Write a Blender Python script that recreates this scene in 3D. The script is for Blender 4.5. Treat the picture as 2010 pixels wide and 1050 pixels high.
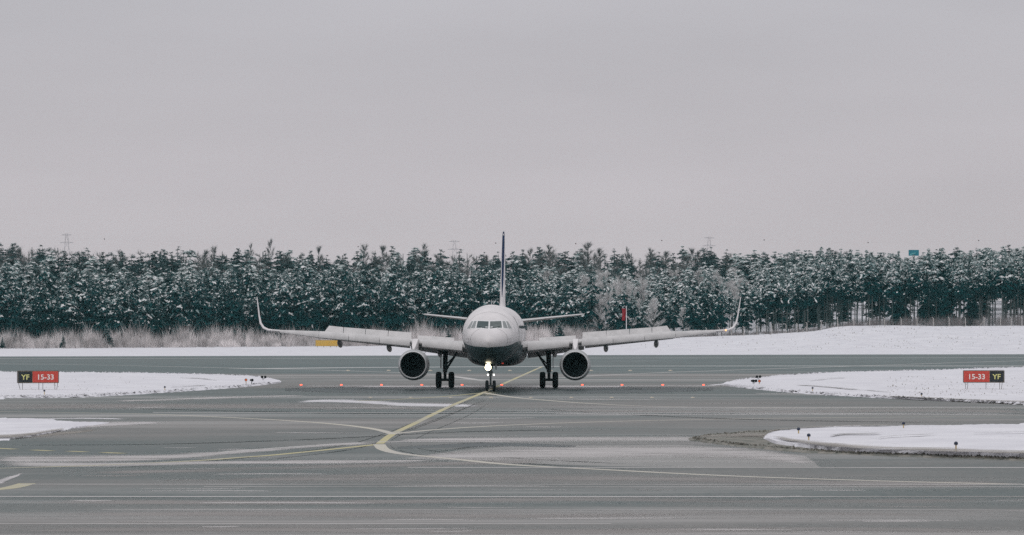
import bpy, bmesh, math, random
import numpy as np
from mathutils import Vector, Matrix, noise as mnoise

random.seed(7)
RNG = np.random.default_rng(11)
scene = bpy.context.scene
for o in list(bpy.data.objects):
    bpy.data.objects.remove(o)
COL = scene.collection

# ------------------------------------------------------------------ camera
CAM_H = 4.32          # metres above the tarmac
F_PX = 8170.0         # focal length in photo pixels (2010 wide)
HORIZON = 645.0       # photo row of the horizon
cam_d = bpy.data.cameras.new("camera")
cam_d.sensor_fit = 'HORIZONTAL'
cam_d.sensor_width = 36.0
cam_d.lens = 36.0 * F_PX / 2010.0
cam_d.shift_y = (HORIZON - 525.0) / 2010.0
cam_d.clip_start = 1.0
cam_d.clip_end = 12000.0
cam = bpy.data.objects.new("camera", cam_d)
cam.location = (0, 0, CAM_H)
cam.rotation_euler = (math.radians(90), 0, 0)
COL.objects.link(cam)
scene.camera = cam

# ------------------------------------------------------------------ world: an overcast winter sky
SUN_EL, SUN_AZ = math.radians(52), math.radians(200)   # azimuth of the sun, clockwise from +Y (behind the camera)
world = bpy.data.worlds.new("World")
scene.world = world
world.use_nodes = True
nt = world.node_tree
nt.nodes.clear()
def wn(t, **kw):
    n = nt.nodes.new(t)
    for k, v in kw.items():
        setattr(n, k, v)
    return n
out = wn('ShaderNodeOutputWorld')
tc = wn('ShaderNodeTexCoord')
sep = wn('ShaderNodeSeparateXYZ')
nt.links.new(tc.outputs['Generated'], sep.inputs[0])
ramp = wn('ShaderNodeValToRGB')
els = ramp.color_ramp.elements
els[0].position = 0.0
els[0].color = (0.555, 0.508, 0.53, 1)
els[1].position = 1.0
els[1].color = (0.93, 0.93, 0.96, 1)
for p, c in ((0.035, (0.53, 0.494, 0.526, 1)), (0.085, (0.495, 0.480, 0.512, 1)), (0.2, (0.55, 0.54, 0.555, 1)), (0.5, (0.76, 0.755, 0.78, 1))):
    e = els.new(p)
    e.color = c
nt.links.new(sep.outputs['Z'], ramp.inputs[0])
mp = wn('ShaderNodeMapping')
mp.inputs['Scale'].default_value = (5, 5, 26)
nt.links.new(tc.outputs['Generated'], mp.inputs[0])
nz = wn('ShaderNodeTexNoise')
nz.inputs['Scale'].default_value = 1.3
nz.inputs['Detail'].default_value = 4
nt.links.new(mp.outputs[0], nz.inputs['Vector'])
mr = wn('ShaderNodeMapRange')
mr.inputs[1].default_value = 0.3
mr.inputs[2].default_value = 0.7
mr.inputs[3].default_value = 0.955
mr.inputs[4].default_value = 1.045
nt.links.new(nz.outputs['Fac'], mr.inputs[0])
vm = wn('ShaderNodeVectorMath', operation='SCALE')
nt.links.new(ramp.outputs[0], vm.inputs[0])
nt.links.new(mr.outputs[0], vm.inputs['Scale'])
bg_cloud = wn('ShaderNodeBackground')
bg_cloud.inputs[1].default_value = 1.0
nt.links.new(vm.outputs[0], bg_cloud.inputs[0])
sky = wn('ShaderNodeTexSky', sky_type='NISHITA', sun_disc=False)
sky.sun_elevation = SUN_EL
sky.sun_rotation = SUN_AZ
bg_sky = wn('ShaderNodeBackground')
bg_sky.inputs[1].default_value = 0.1
nt.links.new(sky.outputs[0], bg_sky.inputs[0])
mixs = wn('ShaderNodeMixShader')
mixs.inputs[0].default_value = 0.95       # cloud cover
nt.links.new(bg_sky.outputs[0], mixs.inputs[1])
nt.links.new(bg_cloud.outputs[0], mixs.inputs[2])
nt.links.new(mixs.outputs[0], out.inputs[0])

sun_d = bpy.data.lights.new("sun", 'SUN')
sun_d.energy = 0.6
sun_d.angle = math.radians(40)
sun_d.color = (1.0, 0.96, 0.93)
sun = bpy.data.objects.new("sun", sun_d)
sd = Vector((math.sin(SUN_AZ) * math.cos(SUN_EL), math.cos(SUN_AZ) * math.cos(SUN_EL), math.sin(SUN_EL)))
sun.rotation_euler = sd.to_track_quat('Z', 'Y').to_euler()
sun.location = (0, 0, 200)
COL.objects.link(sun)

vs = scene.view_settings
vs.view_transform = 'Standard'
vs.look = 'None'
vs.exposure = 0.0
vs.gamma = 1.0
vs.use_curve_mapping = False
scene.cycles.use_denoising = False
scene.cycles.max_bounces = 8
scene.cycles.transparent_max_bounces = 24

# ------------------------------------------------------------------ helpers
def tag(o, label=None, cat=None, group=None, kind=None):
    if label: o["label"] = label
    if cat: o["category"] = cat
    if group: o["group"] = group
    if kind: o["kind"] = kind
    return o

def thing(name, label, cat, loc=(0, 0, 0), rz=0.0, group=None):
    o = bpy.data.objects.new(name, None)
    o.empty_display_size = 0.5
    o.location = loc
    o.rotation_euler = (0, 0, rz)
    COL.objects.link(o)
    return tag(o, label, cat, group)

def link(name, me, mats, parent=None):
    for m in (mats if isinstance(mats, (list, tuple)) else [mats]):
        me.materials.append(m)
    o = bpy.data.objects.new(name, me)
    COL.objects.link(o)
    if parent is not None:
        o.parent = parent
    return o

class MB:
    """collects faces of one mesh"""
    def __init__(self):
        self.v, self.f, self.m = [], [], []
    def add(self, vs, fs, mi=0):
        b = len(self.v)
        self.v += [tuple(p) for p in vs]
        self.f += [tuple(i + b for i in f) for f in fs]
        self.m += [mi] * len(fs)
    def box(self, c, s, mi=0, rot=None):
        hx, hy, hz = s[0] / 2, s[1] / 2, s[2] / 2
        vs = [Vector((x * hx, y * hy, z * hz)) for x in (-1, 1) for y in (-1, 1) for z in (-1, 1)]
        if rot is not None:
            vs = [rot @ p for p in vs]
        vs = [p + Vector(c) for p in vs]
        self.add(vs, [(0, 1, 3, 2), (4, 6, 7, 5), (0, 4, 5, 1), (2, 3, 7, 6), (0, 2, 6, 4), (1, 5, 7, 3)], mi)
    def tube(self, pts, rad, n=8, mi=0, cap=True):
        pts = [Vector(p) for p in pts]
        if not isinstance(rad, (list, tuple)):
            rad = [rad] * len(pts)
        rings = []
        up = None
        for i, p in enumerate(pts):
            d = (pts[min(i + 1, len(pts) - 1)] - pts[max(i - 1, 0)]).normalized()
            if up is None:
                up = Vector((0, 0, 1)) if abs(d.z) < 0.9 else Vector((1, 0, 0))
            a = d.cross(up).normalized()
            b = d.cross(a).normalized()
            up = -b if False else up
            rings.append([p + (a * math.cos(t) + b * math.sin(t)) * rad[i] for t in (2 * math.pi * k / n for k in range(n))])
        self.loft(rings, mi, cap)
    def loft(self, rings, mi=0, cap=True, closed=True):
        n = len(rings[0])
        vs = [p for r in rings for p in r]
        fs = []
        for i in range(len(rings) - 1):
            for k in range(n if closed else n - 1):
                k2 = (k + 1) % n
                fs.append((i * n + k, i * n + k2, (i + 1) * n + k2, (i + 1) * n + k))
        if cap:
            fs.append(tuple(range(n - 1, -1, -1)))
            fs.append(tuple((len(rings) - 1) * n + k for k in range(n)))
        self.add(vs, fs, mi)
    def lathe(self, prof, n=32, axis='y', c=(0, 0, 0), mi=0, cap=False):
        """prof: (along axis, radius)"""
        rings = []
        for a, r in prof:
            ring = []
            for k in range(n):
                t = 2 * math.pi * k / n
                if axis == 'y': p = (c[0] + r * math.cos(t), c[1] + a, c[2] + r * math.sin(t))
                elif axis == 'x': p = (c[0] + a, c[1] + r * math.cos(t), c[2] + r * math.sin(t))
                else: p = (c[0] + r * math.cos(t), c[1] + r * math.sin(t), c[2] + a)
                ring.append(p)
            rings.append(ring)
        self.loft(rings, mi, cap)
    def build(self, name, mats, parent=None, smooth=False, fix=True):
        me = bpy.data.meshes.new(name)
        me.from_pydata(self.v, [], self.f)
        me.polygons.foreach_set("material_index", self.m)
        if fix:
            bm = bmesh.new()
            bm.from_mesh(me)
            bmesh.ops.recalc_face_normals(bm, faces=bm.faces)
            bm.to_mesh(me)
            bm.free()
        if smooth:
            me.polygons.foreach_set("use_smooth", [True] * len(me.polygons))
            me.set_sharp_from_angle(angle=math.radians(40))
        me.update()
        return link(name, me, mats, parent)

def tri_mesh(name, V, T, M=None):
    me = bpy.data.meshes.new(name)
    V = np.ascontiguousarray(V, dtype=np.float32)
    T = np.ascontiguousarray(T, dtype=np.int32)
    me.vertices.add(len(V))
    me.vertices.foreach_set("co", V.ravel())
    me.loops.add(T.size)
    me.loops.foreach_set("vertex_index", T.ravel())
    me.polygons.add(len(T))
    me.polygons.foreach_set("loop_start", np.arange(0, T.size, 3, dtype=np.int32))
    if M is not None:
        me.polygons.foreach_set("material_index", np.ascontiguousarray(M, dtype=np.int32))
    me.update(calc_edges=True)
    return me

def G(px, py, z=0.0):
    """ground point under a photo pixel (used once, to survey the place)"""
    D = F_PX * CAM_H / (py - HORIZON)
    return Vector(((px - 1005.0) * D / F_PX, D, z))

def catmull(P, per=8):
    P = [Vector(p) for p in P]
    if len(P) < 3:
        return [P[0].lerp(P[-1], i / per) for i in range(per + 1)]
    Q = [P[0] * 2 - P[1]] + P + [P[-1] * 2 - P[-2]]
    res = []
    for i in range(1, len(Q) - 2):
        for k in range(per):
            t = k / per
            a, b, c, d = Q[i - 1], Q[i], Q[i + 1], Q[i + 2]
            res.append(0.5 * ((2 * b) + (c - a) * t + (2 * a - 5 * b + 4 * c - d) * t * t + (3 * b - a - 3 * c + d) * t ** 3))
    res.append(P[-1])
    return res

# ------------------------------------------------------------------ materials
def new_mat(name):
    m = bpy.data.materials.new(name)
    m.use_nodes = True
    t = m.node_tree
    return m, t, t.nodes['Principled BSDF']

def N(t, typ, **kw):
    n = t.nodes.new(typ)
    for k, v in kw.items():
        setattr(n, k, v)
    return n

def rgba(c):
    return (c[0], c[1], c[2], 1.0)

def mix_col(t, fac, a, b):
    n = N(t, 'ShaderNodeMix', data_type='RGBA')
    for i, v in ((6, a), (7, b)):
        if isinstance(v, tuple): n.inputs[i].default_value = rgba(v)
        else: t.links.new(v, n.inputs[i])
    if isinstance(fac, float): n.inputs[0].default_value = fac
    else: t.links.new(fac, n.inputs[0])
    return n.outputs[2]

def noise(t, scale, detail=4, rough=0.55, vec=None, dist=0.0):
    n = N(t, 'ShaderNodeTexNoise')
    n.inputs['Scale'].default_value = scale
    n.inputs['Detail'].default_value = detail
    n.inputs['Roughness'].default_value = rough
    n.inputs['Distortion'].default_value = dist
    if vec is not None:
        t.links.new(vec, n.inputs['Vector'])
    return n.outputs['Fac']

def rng_map(t, val, a, b, c=0.0, d=1.0, smooth=True):
    n = N(t, 'ShaderNodeMapRange')
    if smooth: n.interpolation_type = 'SMOOTHSTEP'
    t.links.new(val, n.inputs[0])
    for i, x in ((1, a), (2, b), (3, c), (4, d)):
        n.inputs[i].default_value = x
    return n.outputs[0]

def math_n(t, op, a, b):
    n = N(t, 'ShaderNodeMath', operation=op)
    for i, v in ((0, a), (1, b)):
        if isinstance(v, (int, float)): n.inputs[i].default_value = v
        else: t.links.new(v, n.inputs[i])
    return n.outputs[0]

def pos(t, scale=(1, 1, 1)):
    g = N(t, 'ShaderNodeNewGeometry')
    m = N(t, 'ShaderNodeMapping')
    m.inputs['Scale'].default_value = scale
    t.links.new(g.outputs['Position'], m.inputs[0])
    return m.outputs[0]

def objco(t, scale=(1, 1, 1)):
    g = N(t, 'ShaderNodeTexCoord')
    m = N(t, 'ShaderNodeMapping')
    m.inputs['Scale'].default_value = scale
    t.links.new(g.outputs['Object'], m.inputs[0])
    return m.outputs[0]

def bump(t, bsdf, h, strength=0.3, dist=0.1):
    b = N(t, 'ShaderNodeBump')
    b.inputs['Strength'].default_value = strength
    b.inputs['Distance'].default_value = dist
    t.links.new(h, b.inputs['Height'])
    t.links.new(b.outputs[0], bsdf.inputs['Normal'])

def plain(name, c1, c2=None, scale=3.0, rough=0.5, spec=0.5, metal=0.0, coat=0.0):
    m, t, b = new_mat(name)
    if c2 is None:
        c2 = tuple(x * 0.82 for x in c1)
    f = rng_map(t, noise(t, scale, 5, vec=objco(t)), 0.35, 0.65)
    t.links.new(mix_col(t, f, c1, c2), b.inputs['Base Color'])
    b.inputs['Roughness'].default_value = rough
    b.inputs['Specular IOR Level'].default_value = spec
    b.inputs['Metallic'].default_value = metal
    b.inputs['Coat Weight'].default_value = coat
    b.inputs['Coat Roughness'].default_value = 0.12
    return m

def emit(name, col, strength):
    m, t, b = new_mat(name)
    b.inputs['Base Color'].default_value = rgba(col)
    b.inputs['Emission Color'].default_value = rgba(col)
    b.inputs['Emission Strength'].default_value = strength
    b.inputs['Roughness'].default_value = 0.3
    return m

M = {}
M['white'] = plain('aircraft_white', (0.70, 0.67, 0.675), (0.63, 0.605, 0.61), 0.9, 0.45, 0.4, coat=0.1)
M['belly'] = plain('belly_shade', (0.048, 0.078, 0.083), (0.036, 0.060, 0.065), 0.9, 0.45, 0.3, coat=0.05)  # shade and reflection on the white underside, painted in as dark colour
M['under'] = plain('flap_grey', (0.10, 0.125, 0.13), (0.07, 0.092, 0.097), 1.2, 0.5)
M['grey_wing'] = plain('wing_grey', (0.57, 0.555, 0.555), (0.49, 0.48, 0.48), 1.4, 0.4)
M['dark_metal'] = plain('gear_dark', (0.035, 0.05, 0.055), (0.02, 0.03, 0.034), 6, 0.5)
M['gear_grey'] = plain('gear_grey', (0.20, 0.22, 0.225), (0.12, 0.14, 0.145), 6, 0.45)
M['tyre'] = plain('tyre_rubber', (0.016, 0.022, 0.024), (0.01, 0.014, 0.016), 8, 0.75, 0.3)
M['lip'] = plain('inlet_lip_metal', (0.66, 0.66, 0.665), (0.56, 0.57, 0.575), 3, 0.32, 0.5, metal=0.45)
M['nacelle'] = plain('nacelle_paint', (0.38, 0.385, 0.39), (0.30, 0.31, 0.315), 1.5, 0.45, 0.4)
M['duct'] = plain('inlet_duct', (0.008, 0.014, 0.016), (0.005, 0.010, 0.012), 3, 0.7, 0.2)
M['fan'] = plain('fan_titanium', (0.016, 0.026, 0.03), (0.010, 0.018, 0.021), 3, 0.55, 0.3)
M['blue'] = plain('tail_blue', (0.010, 0.030, 0.085), (0.008, 0.024, 0.07), 1, 0.7, 0.15)
M['glass'] = plain('cockpit_glass', (0.018, 0.045, 0.05), (0.012, 0.036, 0.04), 2, 0.12, 0.5)
M['glass_side'] = plain('cockpit_side_glass', (0.24, 0.255, 0.255), (0.17, 0.19, 0.195), 2, 0.15, 0.5)
M['gasket'] = plain('window_frame_metal', (0.80, 0.80, 0.80), (0.74, 0.74, 0.75), 2, 0.35)
M['panel_gap'] = plain('panel_gap', (0.10, 0.11, 0.115), None, 2, 0.6)
M['red_lamp'] = emit('beacon_red', (0.7, 0.08, 0.05), 0.35)
M['stop_red'] = emit('stop_bar_red', (1.0, 0.085, 0.035), 3.2)
M['stop_rim'] = plain('light_rim_steel', (0.30, 0.30, 0.29), (0.22, 0.22, 0.215), 8, 0.45, metal=0.5)
M['landing'] = emit('landing_light', (1.0, 0.88, 0.60), 14.0)
M['lamp_small'] = emit('taxi_light', (1.0, 0.97, 0.88), 6.0)
M['nav_amber'] = emit('nav_light', (1.0, 0.40, 0.14), 2.2)
M['yellow_paint'] = None

def snow_mat(name, c1=(0.71, 0.705, 0.74), c2=(0.62, 0.615, 0.655), dirt=None):
    m, t, b = new_mat(name)
    p = pos(t, (0.5, 0.35, 1))
    f = rng_map(t, noise(t, 0.55, 6, vec=p), 0.3, 0.7)
    c = mix_col(t, f, c1, c2)
    if dirt:
        f2 = rng_map(t, noise(t, 1.7, 6, 0.7, vec=pos(t, (0.6, 0.35, 1))), 0.60, 0.74)
        c = mix_col(t, math_n(t, 'MULTIPLY', f2, dirt), c, (0.30, 0.28, 0.26))
    t.links.new(c, b.inputs['Base Color'])
    b.inputs['Roughness'].default_value = 0.9
    b.inputs['Specular IOR Level'].default_value = 0.08
    bump(t, b, noise(t, 1.2, 6, 0.65, vec=pos(t)), 0.5, 0.12)
    return m
M['snow'] = snow_mat('snow')
M['snow_tracks'] = snow_mat('snow_speckled', dirt=0.55)
M['snow_tree'] = snow_mat('snow_on_boughs', (0.80, 0.80, 0.80), (0.60, 0.61, 0.61))

def asphalt_mat(name, c1, c2, dust, dust_lo, dust_hi, big=0.02, dust_scale=0.11, rough=0.52, spec=0.28):
    """asphalt with wind-blown snow dust lying in streaks along X"""
    m, t, b = new_mat(name)
    f = rng_map(t, noise(t, big, 5, 0.6, vec=pos(t, (0.55, 1, 1))), 0.42, 0.58)
    c = mix_col(t, f, c1, c2)
    # fine mottling of the aggregate and tyre-worn bands
    f3 = rng_map(t, noise(t, 0.5, 6, 0.65, vec=pos(t, (0.3, 0.6, 1))), 0.3, 0.7)
    c = mix_col(t, math_n(t, 'MULTIPLY', f3, 0.5), c, tuple(x * 0.70 for x in c1))
    f5 = rng_map(t, noise(t, 4.0, 3, 0.7, vec=pos(t, (1, 0.45, 1))), 0.25, 0.75)
    c = mix_col(t, math_n(t, 'MULTIPLY', f5, 0.30), c, tuple(x * 1.45 for x in c2))
    f2 = rng_map(t, noise(t, dust_scale, 7, 0.62, vec=pos(t, (0.16, 1.0, 1)), dist=0.6), dust_lo, dust_hi)
    f4 = rng_map(t, noise(t, 0.018, 3, 0.5, vec=pos(t, (0.6, 1, 1))), 0.40, 0.60)
    c = mix_col(t, math_n(t, 'MULTIPLY', math_n(t, 'MULTIPLY', f2, f4), 0.75), c, dust)
    t.links.new(c, b.inputs['Base Color'])
    b.inputs['Roughness'].default_value = rough
    b.inputs['Specular IOR Level'].default_value = spec
    bump(t, b, noise(t, 6.0, 4, 0.6, vec=pos(t)), 0.25, 0.02)
    return m
M['tarmac'] = asphalt_mat('taxiway_asphalt', (0.036, 0.068, 0.067), (0.150, 0.143, 0.135), (0.44, 0.42, 0.41), 0.45, 0.74)
M['runway'] = asphalt_mat('runway_asphalt', (0.044, 0.078, 0.079), (0.072, 0.098, 0.097), (0.36, 0.37, 0.37), 0.54, 0.72, big=0.012)
M['concrete'] = asphalt_mat('apron_concrete', (0.17, 0.175, 0.168), (0.25, 0.245, 0.235), (0.46, 0.44, 0.43), 0.42, 0.68)

def paint_mat(name, col, worn, amount=0.5):
    """thin paint: worn through and dusted over in places"""
    m, t, b = new_mat(name)
    f = rng_map(t, noise(t, 0.09, 5, 0.6, vec=pos(t, (0.5, 0.6, 1))), 0.40, 0.66)
    t.links.new(mix_col(t, math_n(t, 'MULTIPLY', f, amount), col, worn), b.inputs['Base Color'])
    b.inputs['Roughness'].default_value = 0.7
    b.inputs['Specular IOR Level'].default_value = 0.15
    return m
M['yellow_paint'] = paint_mat('yellow_paint', (0.47, 0.43, 0.25), (0.40, 0.385, 0.33), 1.0)
M['pale_paint'] = paint_mat('pale_line_paint', (0.50, 0.475, 0.41), (0.46, 0.44, 0.41), 0.8)
M['white_paint'] = paint_mat('white_line_paint', (0.47, 0.46, 0.45), (0.30, 0.30, 0.29), 0.8)

M['joint'] = paint_mat('snow_filled_joint', (0.52, 0.50, 0.495), (0.24, 0.235, 0.225), 0.9)
def drift_mat(name, col, cover, edge=0.55, sc=(0.05, 0.35), dens=1.0):
    """film of snow dust, dirt, ruts and painted shade: dense in the middle, breaking up into streaks towards the edge"""
    m, t, b = new_mat(name)
    uv = N(t, 'ShaderNodeUVMap')
    sp = N(t, 'ShaderNodeSeparateXYZ')
    t.links.new(uv.outputs[0], sp.inputs[0])
    av = math_n(t, 'ABSOLUTE', math_n(t, 'SUBTRACT', math_n(t, 'MULTIPLY', sp.outputs[1], 2.0), 1.0), 0)
    au = math_n(t, 'ABSOLUTE', math_n(t, 'SUBTRACT', math_n(t, 'MULTIPLY', sp.outputs[0], 2.0), 1.0), 0)
    fall = math_n(t, 'MULTIPLY', rng_map(t, av, 1.0 - edge, 1.0, 1.0, 0.0), rng_map(t, au, 0.72, 1.0, 1.0, 0.0))
    nz = noise(t, 1.0, 7, 0.62, vec=pos(t, (sc[0], sc[1], 1)), dist=0.4)
    k = math_n(t, 'ADD', fall, math_n(t, 'MULTIPLY', math_n(t, 'SUBTRACT', nz, 0.5), 2.2))
    nf = noise(t, 2.6, 5, 0.7, vec=pos(t, (0.5, 0.8, 1)))
    k = math_n(t, 'ADD', k, math_n(t, 'MULTIPLY', math_n(t, 'SUBTRACT', nf, 0.5), 0.9))
    a = math_n(t, 'MULTIPLY', rng_map(t, k, 0.95 - cover, 1.75 - cover), dens)
    f = rng_map(t, noise(t, 0.8, 5, vec=pos(t, (0.3, 0.6, 1))), 0.3, 0.7)
    t.links.new(mix_col(t, f, col, tuple(x * 0.85 for x in col)), b.inputs['Base Color'])
    b.inputs['Roughness'].default_value = 0.9
    b.inputs['Specular IOR Level'].default_value = 0.05
    t.links.new(a, b.inputs['Alpha'])
    return m

# ------------------------------------------------------------------ terrain
HX = [-400, -114, -60, 0, 22, 37, 56, 68, 73, 115, 400]
HZ = [0.0, 0.0, 0.35, 0.9, 1.25, 2.3, 3.0, 3.8, 4.7, 4.9, 4.9]
def sstep(a, b, x):
    t = np.clip((x - a) / (b - a), 0, 1)
    return t * t * (3 - 2 * t)
def terrain(X, Y):
    X = np.asarray(X, dtype=float); Y = np.asarray(Y, dtype=float)
    lift = np.interp(X * 930.0 / np.maximum(Y, 600.0), HX, HZ)
    near = sstep(742, 905, Y) * lift
    back = sstep(945, 1180, Y) * (9.0 - 0.35 * lift)
    return near + back

xs = np.concatenate([np.linspace(-3500, -260, 22), np.linspace(-250, 250, 126), np.linspace(260, 3500, 22)])
ys = np.concatenate([np.linspace(-150, 600, 12), np.linspace(620, 1300, 110), np.linspace(1340, 7000, 22)])
XX, YY = np.meshgrid(xs, ys)
ZZ = terrain(XX, YY) - 0.25 * (1 - sstep(600, 720, YY))
hum = np.array([[mnoise.noise(Vector((x * 0.09, y * 0.03, 3.1))) for x in xs] for y in ys])
ZZ += hum * 0.35 * sstep(790, 880, YY) * sstep(20, 80, XX * 930 / np.maximum(YY, 600))
nx, ny = len(xs), len(ys)
idx = np.arange(nx * ny).reshape(ny, nx)
q = np.stack([idx[:-1, :-1], idx[:-1, 1:], idx[1:, 1:], idx[1:, :-1]], -1).reshape(-1, 4)
T = np.concatenate([q[:, [0, 1, 2]], q[:, [0, 2, 3]]])
me = tri_mesh('ground', np.stack([XX.ravel(), YY.ravel(), ZZ.ravel()], -1), T)
me.polygons.foreach_set("use_smooth", [True] * len(me.polygons))
ground = link('ground', me, M['snow_tracks'])
tag(ground, kind='structure')
def gz(x, y):
    return float(terrain(x, y)) - 0.25 * float(1 - sstep(600, 720, y))

def sheet(name, pts, z, mat, kind='structure'):
    mb = MB()
    mb.add([(p[0], p[1], z) for p in pts], [tuple(range(len(pts)))])
    o = mb.build(name, mat)
    return tag(o, kind=kind)

def far_edge(x):    # far edge of the runway, which runs a little aslant
    return 646.0 + (x + 80) * 0.36 if x < 80 else 703.6 + (x - 80) * 0.02
tarmac = sheet('taxiway', [(-900, -100), (900, -100), (900, 420), (-900, 420)], 0.0, M['tarmac'])
rw = [(-900, 400), (900, 400), (900, 725), (300, 716), (88, 704)] + [(x, far_edge(x)) for x in (60, 30, 0, -40, -80)] + [(-300, 630), (-900, 620)]
runway = sheet('runway', rw, 0.0004, M['runway'])

def ribbon_pts(pts, w):
    L, R = [], []
    for i, p in enumerate(pts):
        d = (pts[min(i + 1, len(pts) - 1)] - pts[max(i - 1, 0)])
        d.z = 0
        d.normalize()
        n = Vector((-d.y, d.x, 0))
        ww = w(i / (len(pts) - 1)) if callable(w) else w
        L.append(p + n * ww / 2)
        R.append(p - n * ww / 2)
    return L, R

ZL = [0.0031]
def line(name, px, w, mat, label=None, z=None, per=10):
    """a painted line through surveyed points"""
    ZL[0] += 0.00003
    z = z or ZL[0]
    # sample in the survey's own spacing, then lay it on the ground
    pts = catmull([Vector((a, b, 0)) for a, b in px], per)
    pts = [G(p.x, p.y, z) for p in pts]
    L, R = ribbon_pts(pts, w)
    mb = MB()
    n = len(pts)
    mb.add(L + R, [(i, i + 1, n + i + 1, n + i) for i in range(n - 1)])
    o = mb.build(name, mat)
    return tag(o, kind='structure')

yp, pp, wp = M['yellow_paint'], M['pale_paint'], M['white_paint']
line('taxiway_centreline', [(1063, 720), (1010, 743.5), (950, 770), (880, 799), (812, 832), (770, 852.5), (745, 871)], 0.31, yp)
line('painted_line', [(949, 771), (873, 778), (784, 783.7), (700, 787)], 0.30, yp)
line('painted_line', [(949, 771), (1010, 780), (1060, 784.7), (1159, 792), (1283, 797.5), (1460, 800), (1700, 801), (2040, 802)], 0.42, pp)
line('painted_line', [(772, 852), (739, 843), (672, 834), (560, 825.3), (390, 816.8), (250, 811.8), (-30, 807.5)], 0.42, pp)
line('painted_line', [(774, 851), (873, 842), (1010, 834), (1209, 827), (1460, 822), (1700, 819), (2040, 816)], 0.42, pp)
line('painted_line', [(744, 872), (672, 879.6), (600, 887), (527, 894), (470, 898), (388, 904), (200, 913), (-30, 920)], 0.36, yp)
line('painted_line', [(744, 872), (754, 882), (784, 890), (840, 896), (896, 901.5), (1010, 912.5), (1209, 923), (1322, 929), (1507, 937), (1800, 946), (2040, 951.5)], 0.45, pp)
line('painted_line', [(747, 868), (700, 869), (560, 878), (430, 888)], 0.3, wp)
line('painted_line', [(-30, 963), (20, 957.5), (54, 949)], 0.5, yp)
for a, b in (((-20, 879), (30, 881.7)), ((64, 883.2), (101, 885)), ((135, 885.5), (168, 887)), ((201, 888), (242, 889.8))):
    line('lane_dash', [a, ((a[0] + b[0]) / 2, (a[1] + b[1]) / 2), b], 0.4, yp, per=3)
# runway edge stripes and the turn-off lines crossing it
line('runway_edge_stripe', [(-30, 714), (195, 716.6), (560, 724.6), (700, 728.5), (852, 735), (955, 748)], 0.9, wp)
M['stripe'] = paint_mat('runway_stripe', (0.46, 0.46, 0.455), (0.33, 0.34, 0.335), 0.6)
line('runway_edge_stripe', [(480, 724), (640, 722), (782, 720.8), (1005, 719.6), (1167, 718.6), (1480, 718.3), (2040, 718.3)], 6.0, M['stripe'])
line('runway_edge_stripe', [(1097, 741), (1270, 732.5), (1480, 725), (1794, 714.5), (2040, 707)], 0.9, wp)
line('runway_edge_stripe', [(-30, 703.6), (700, 703.2), (1300, 702.5), (2040, 702)], 4.0, wp)
# joints of the pavement, filled with blown snow
for y, w, a, b in ((950.5, 0.40, 40, 2040), (974.5, 0.42, -30, 2040), (1028, 0.28, -30, 1200), (1000.5, 0.16, 200, 2040), (917.5, 0.55, 800, 2040), (809.5, 0.8, 300, 2040), (814, .6, 700, 2040), (799, 1.2, 1000, 2040), (866.5, .5, 740, 1000), (955.5, .3, 400, 2040)):
    line('pavement_joint', [(a, y), ((a + b) / 2, y + 0.4), (b, y + 0.2)], w, M['joint'])

strip = [(735, 871), (800, 866.5), (1000, 866.8), (1200, 866.6), (1353, 866.2), (1358, 857.4), (1300, 856.8), (1180, 857), (1040, 858.5), (900, 861), (800, 864)]
sheet('concrete_strip', [G(a, b) for a, b in strip], 0.0008, M['concrete'])
pad_ = [(790, 900), (900, 884), (1000, 876), (1200, 874), (1330, 873), (1420, 878), (1500, 885), (1580, 895), (1597, 906), (1609, 917), (1400, 917.5), (1200, 915), (1000, 908), (880, 903)]
sheet('concrete_pad', [G(a, b) for a, b in pad_], 0.0006, M['concrete'])
# snow dust lying in films on the tarmac, with painted shade under the airliner
DR = {
    'heavy': drift_mat('snow_dust_heavy', (0.56, 0.54, 0.545), 0.75, 0.8, (0.22, 0.6), 0.9),
    'mid': drift_mat('ground_film', (0.54, 0.52, 0.515), 0.66, 0.9, (0.10, 0.45), 0.85),
    'film': drift_mat('snow_dust_film', (0.40, 0.38, 0.37), 0.60, 1.0, (0.06, 0.28), 0.6),
    'white': drift_mat('snow_patch', (0.70, 0.69, 0.715), 0.66, 0.8, (0.25, 0.7), 0.95),
    'shade_damp': drift_mat('tarmac_shade_damp', (0.014, 0.034, 0.036), 1.35, 0.75, (0.12, 0.5), 0.95),  # dark colour laid on as the airliner's shade; also one nearer patch
    'tyre': drift_mat('tyre_marks', (0.035, 0.045, 0.045), 0.62, 0.9, (0.25, 0.5), 0.55),
    'dirt': drift_mat('dirty_snow', (0.33, 0.31, 0.285), 0.62, 0.9, (0.5, 0.8), 0.85),
}
dm = DR['shade_damp'].node_tree.nodes['Principled BSDF']
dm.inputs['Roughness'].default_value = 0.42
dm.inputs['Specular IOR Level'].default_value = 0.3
ZD = [0.001]
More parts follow.
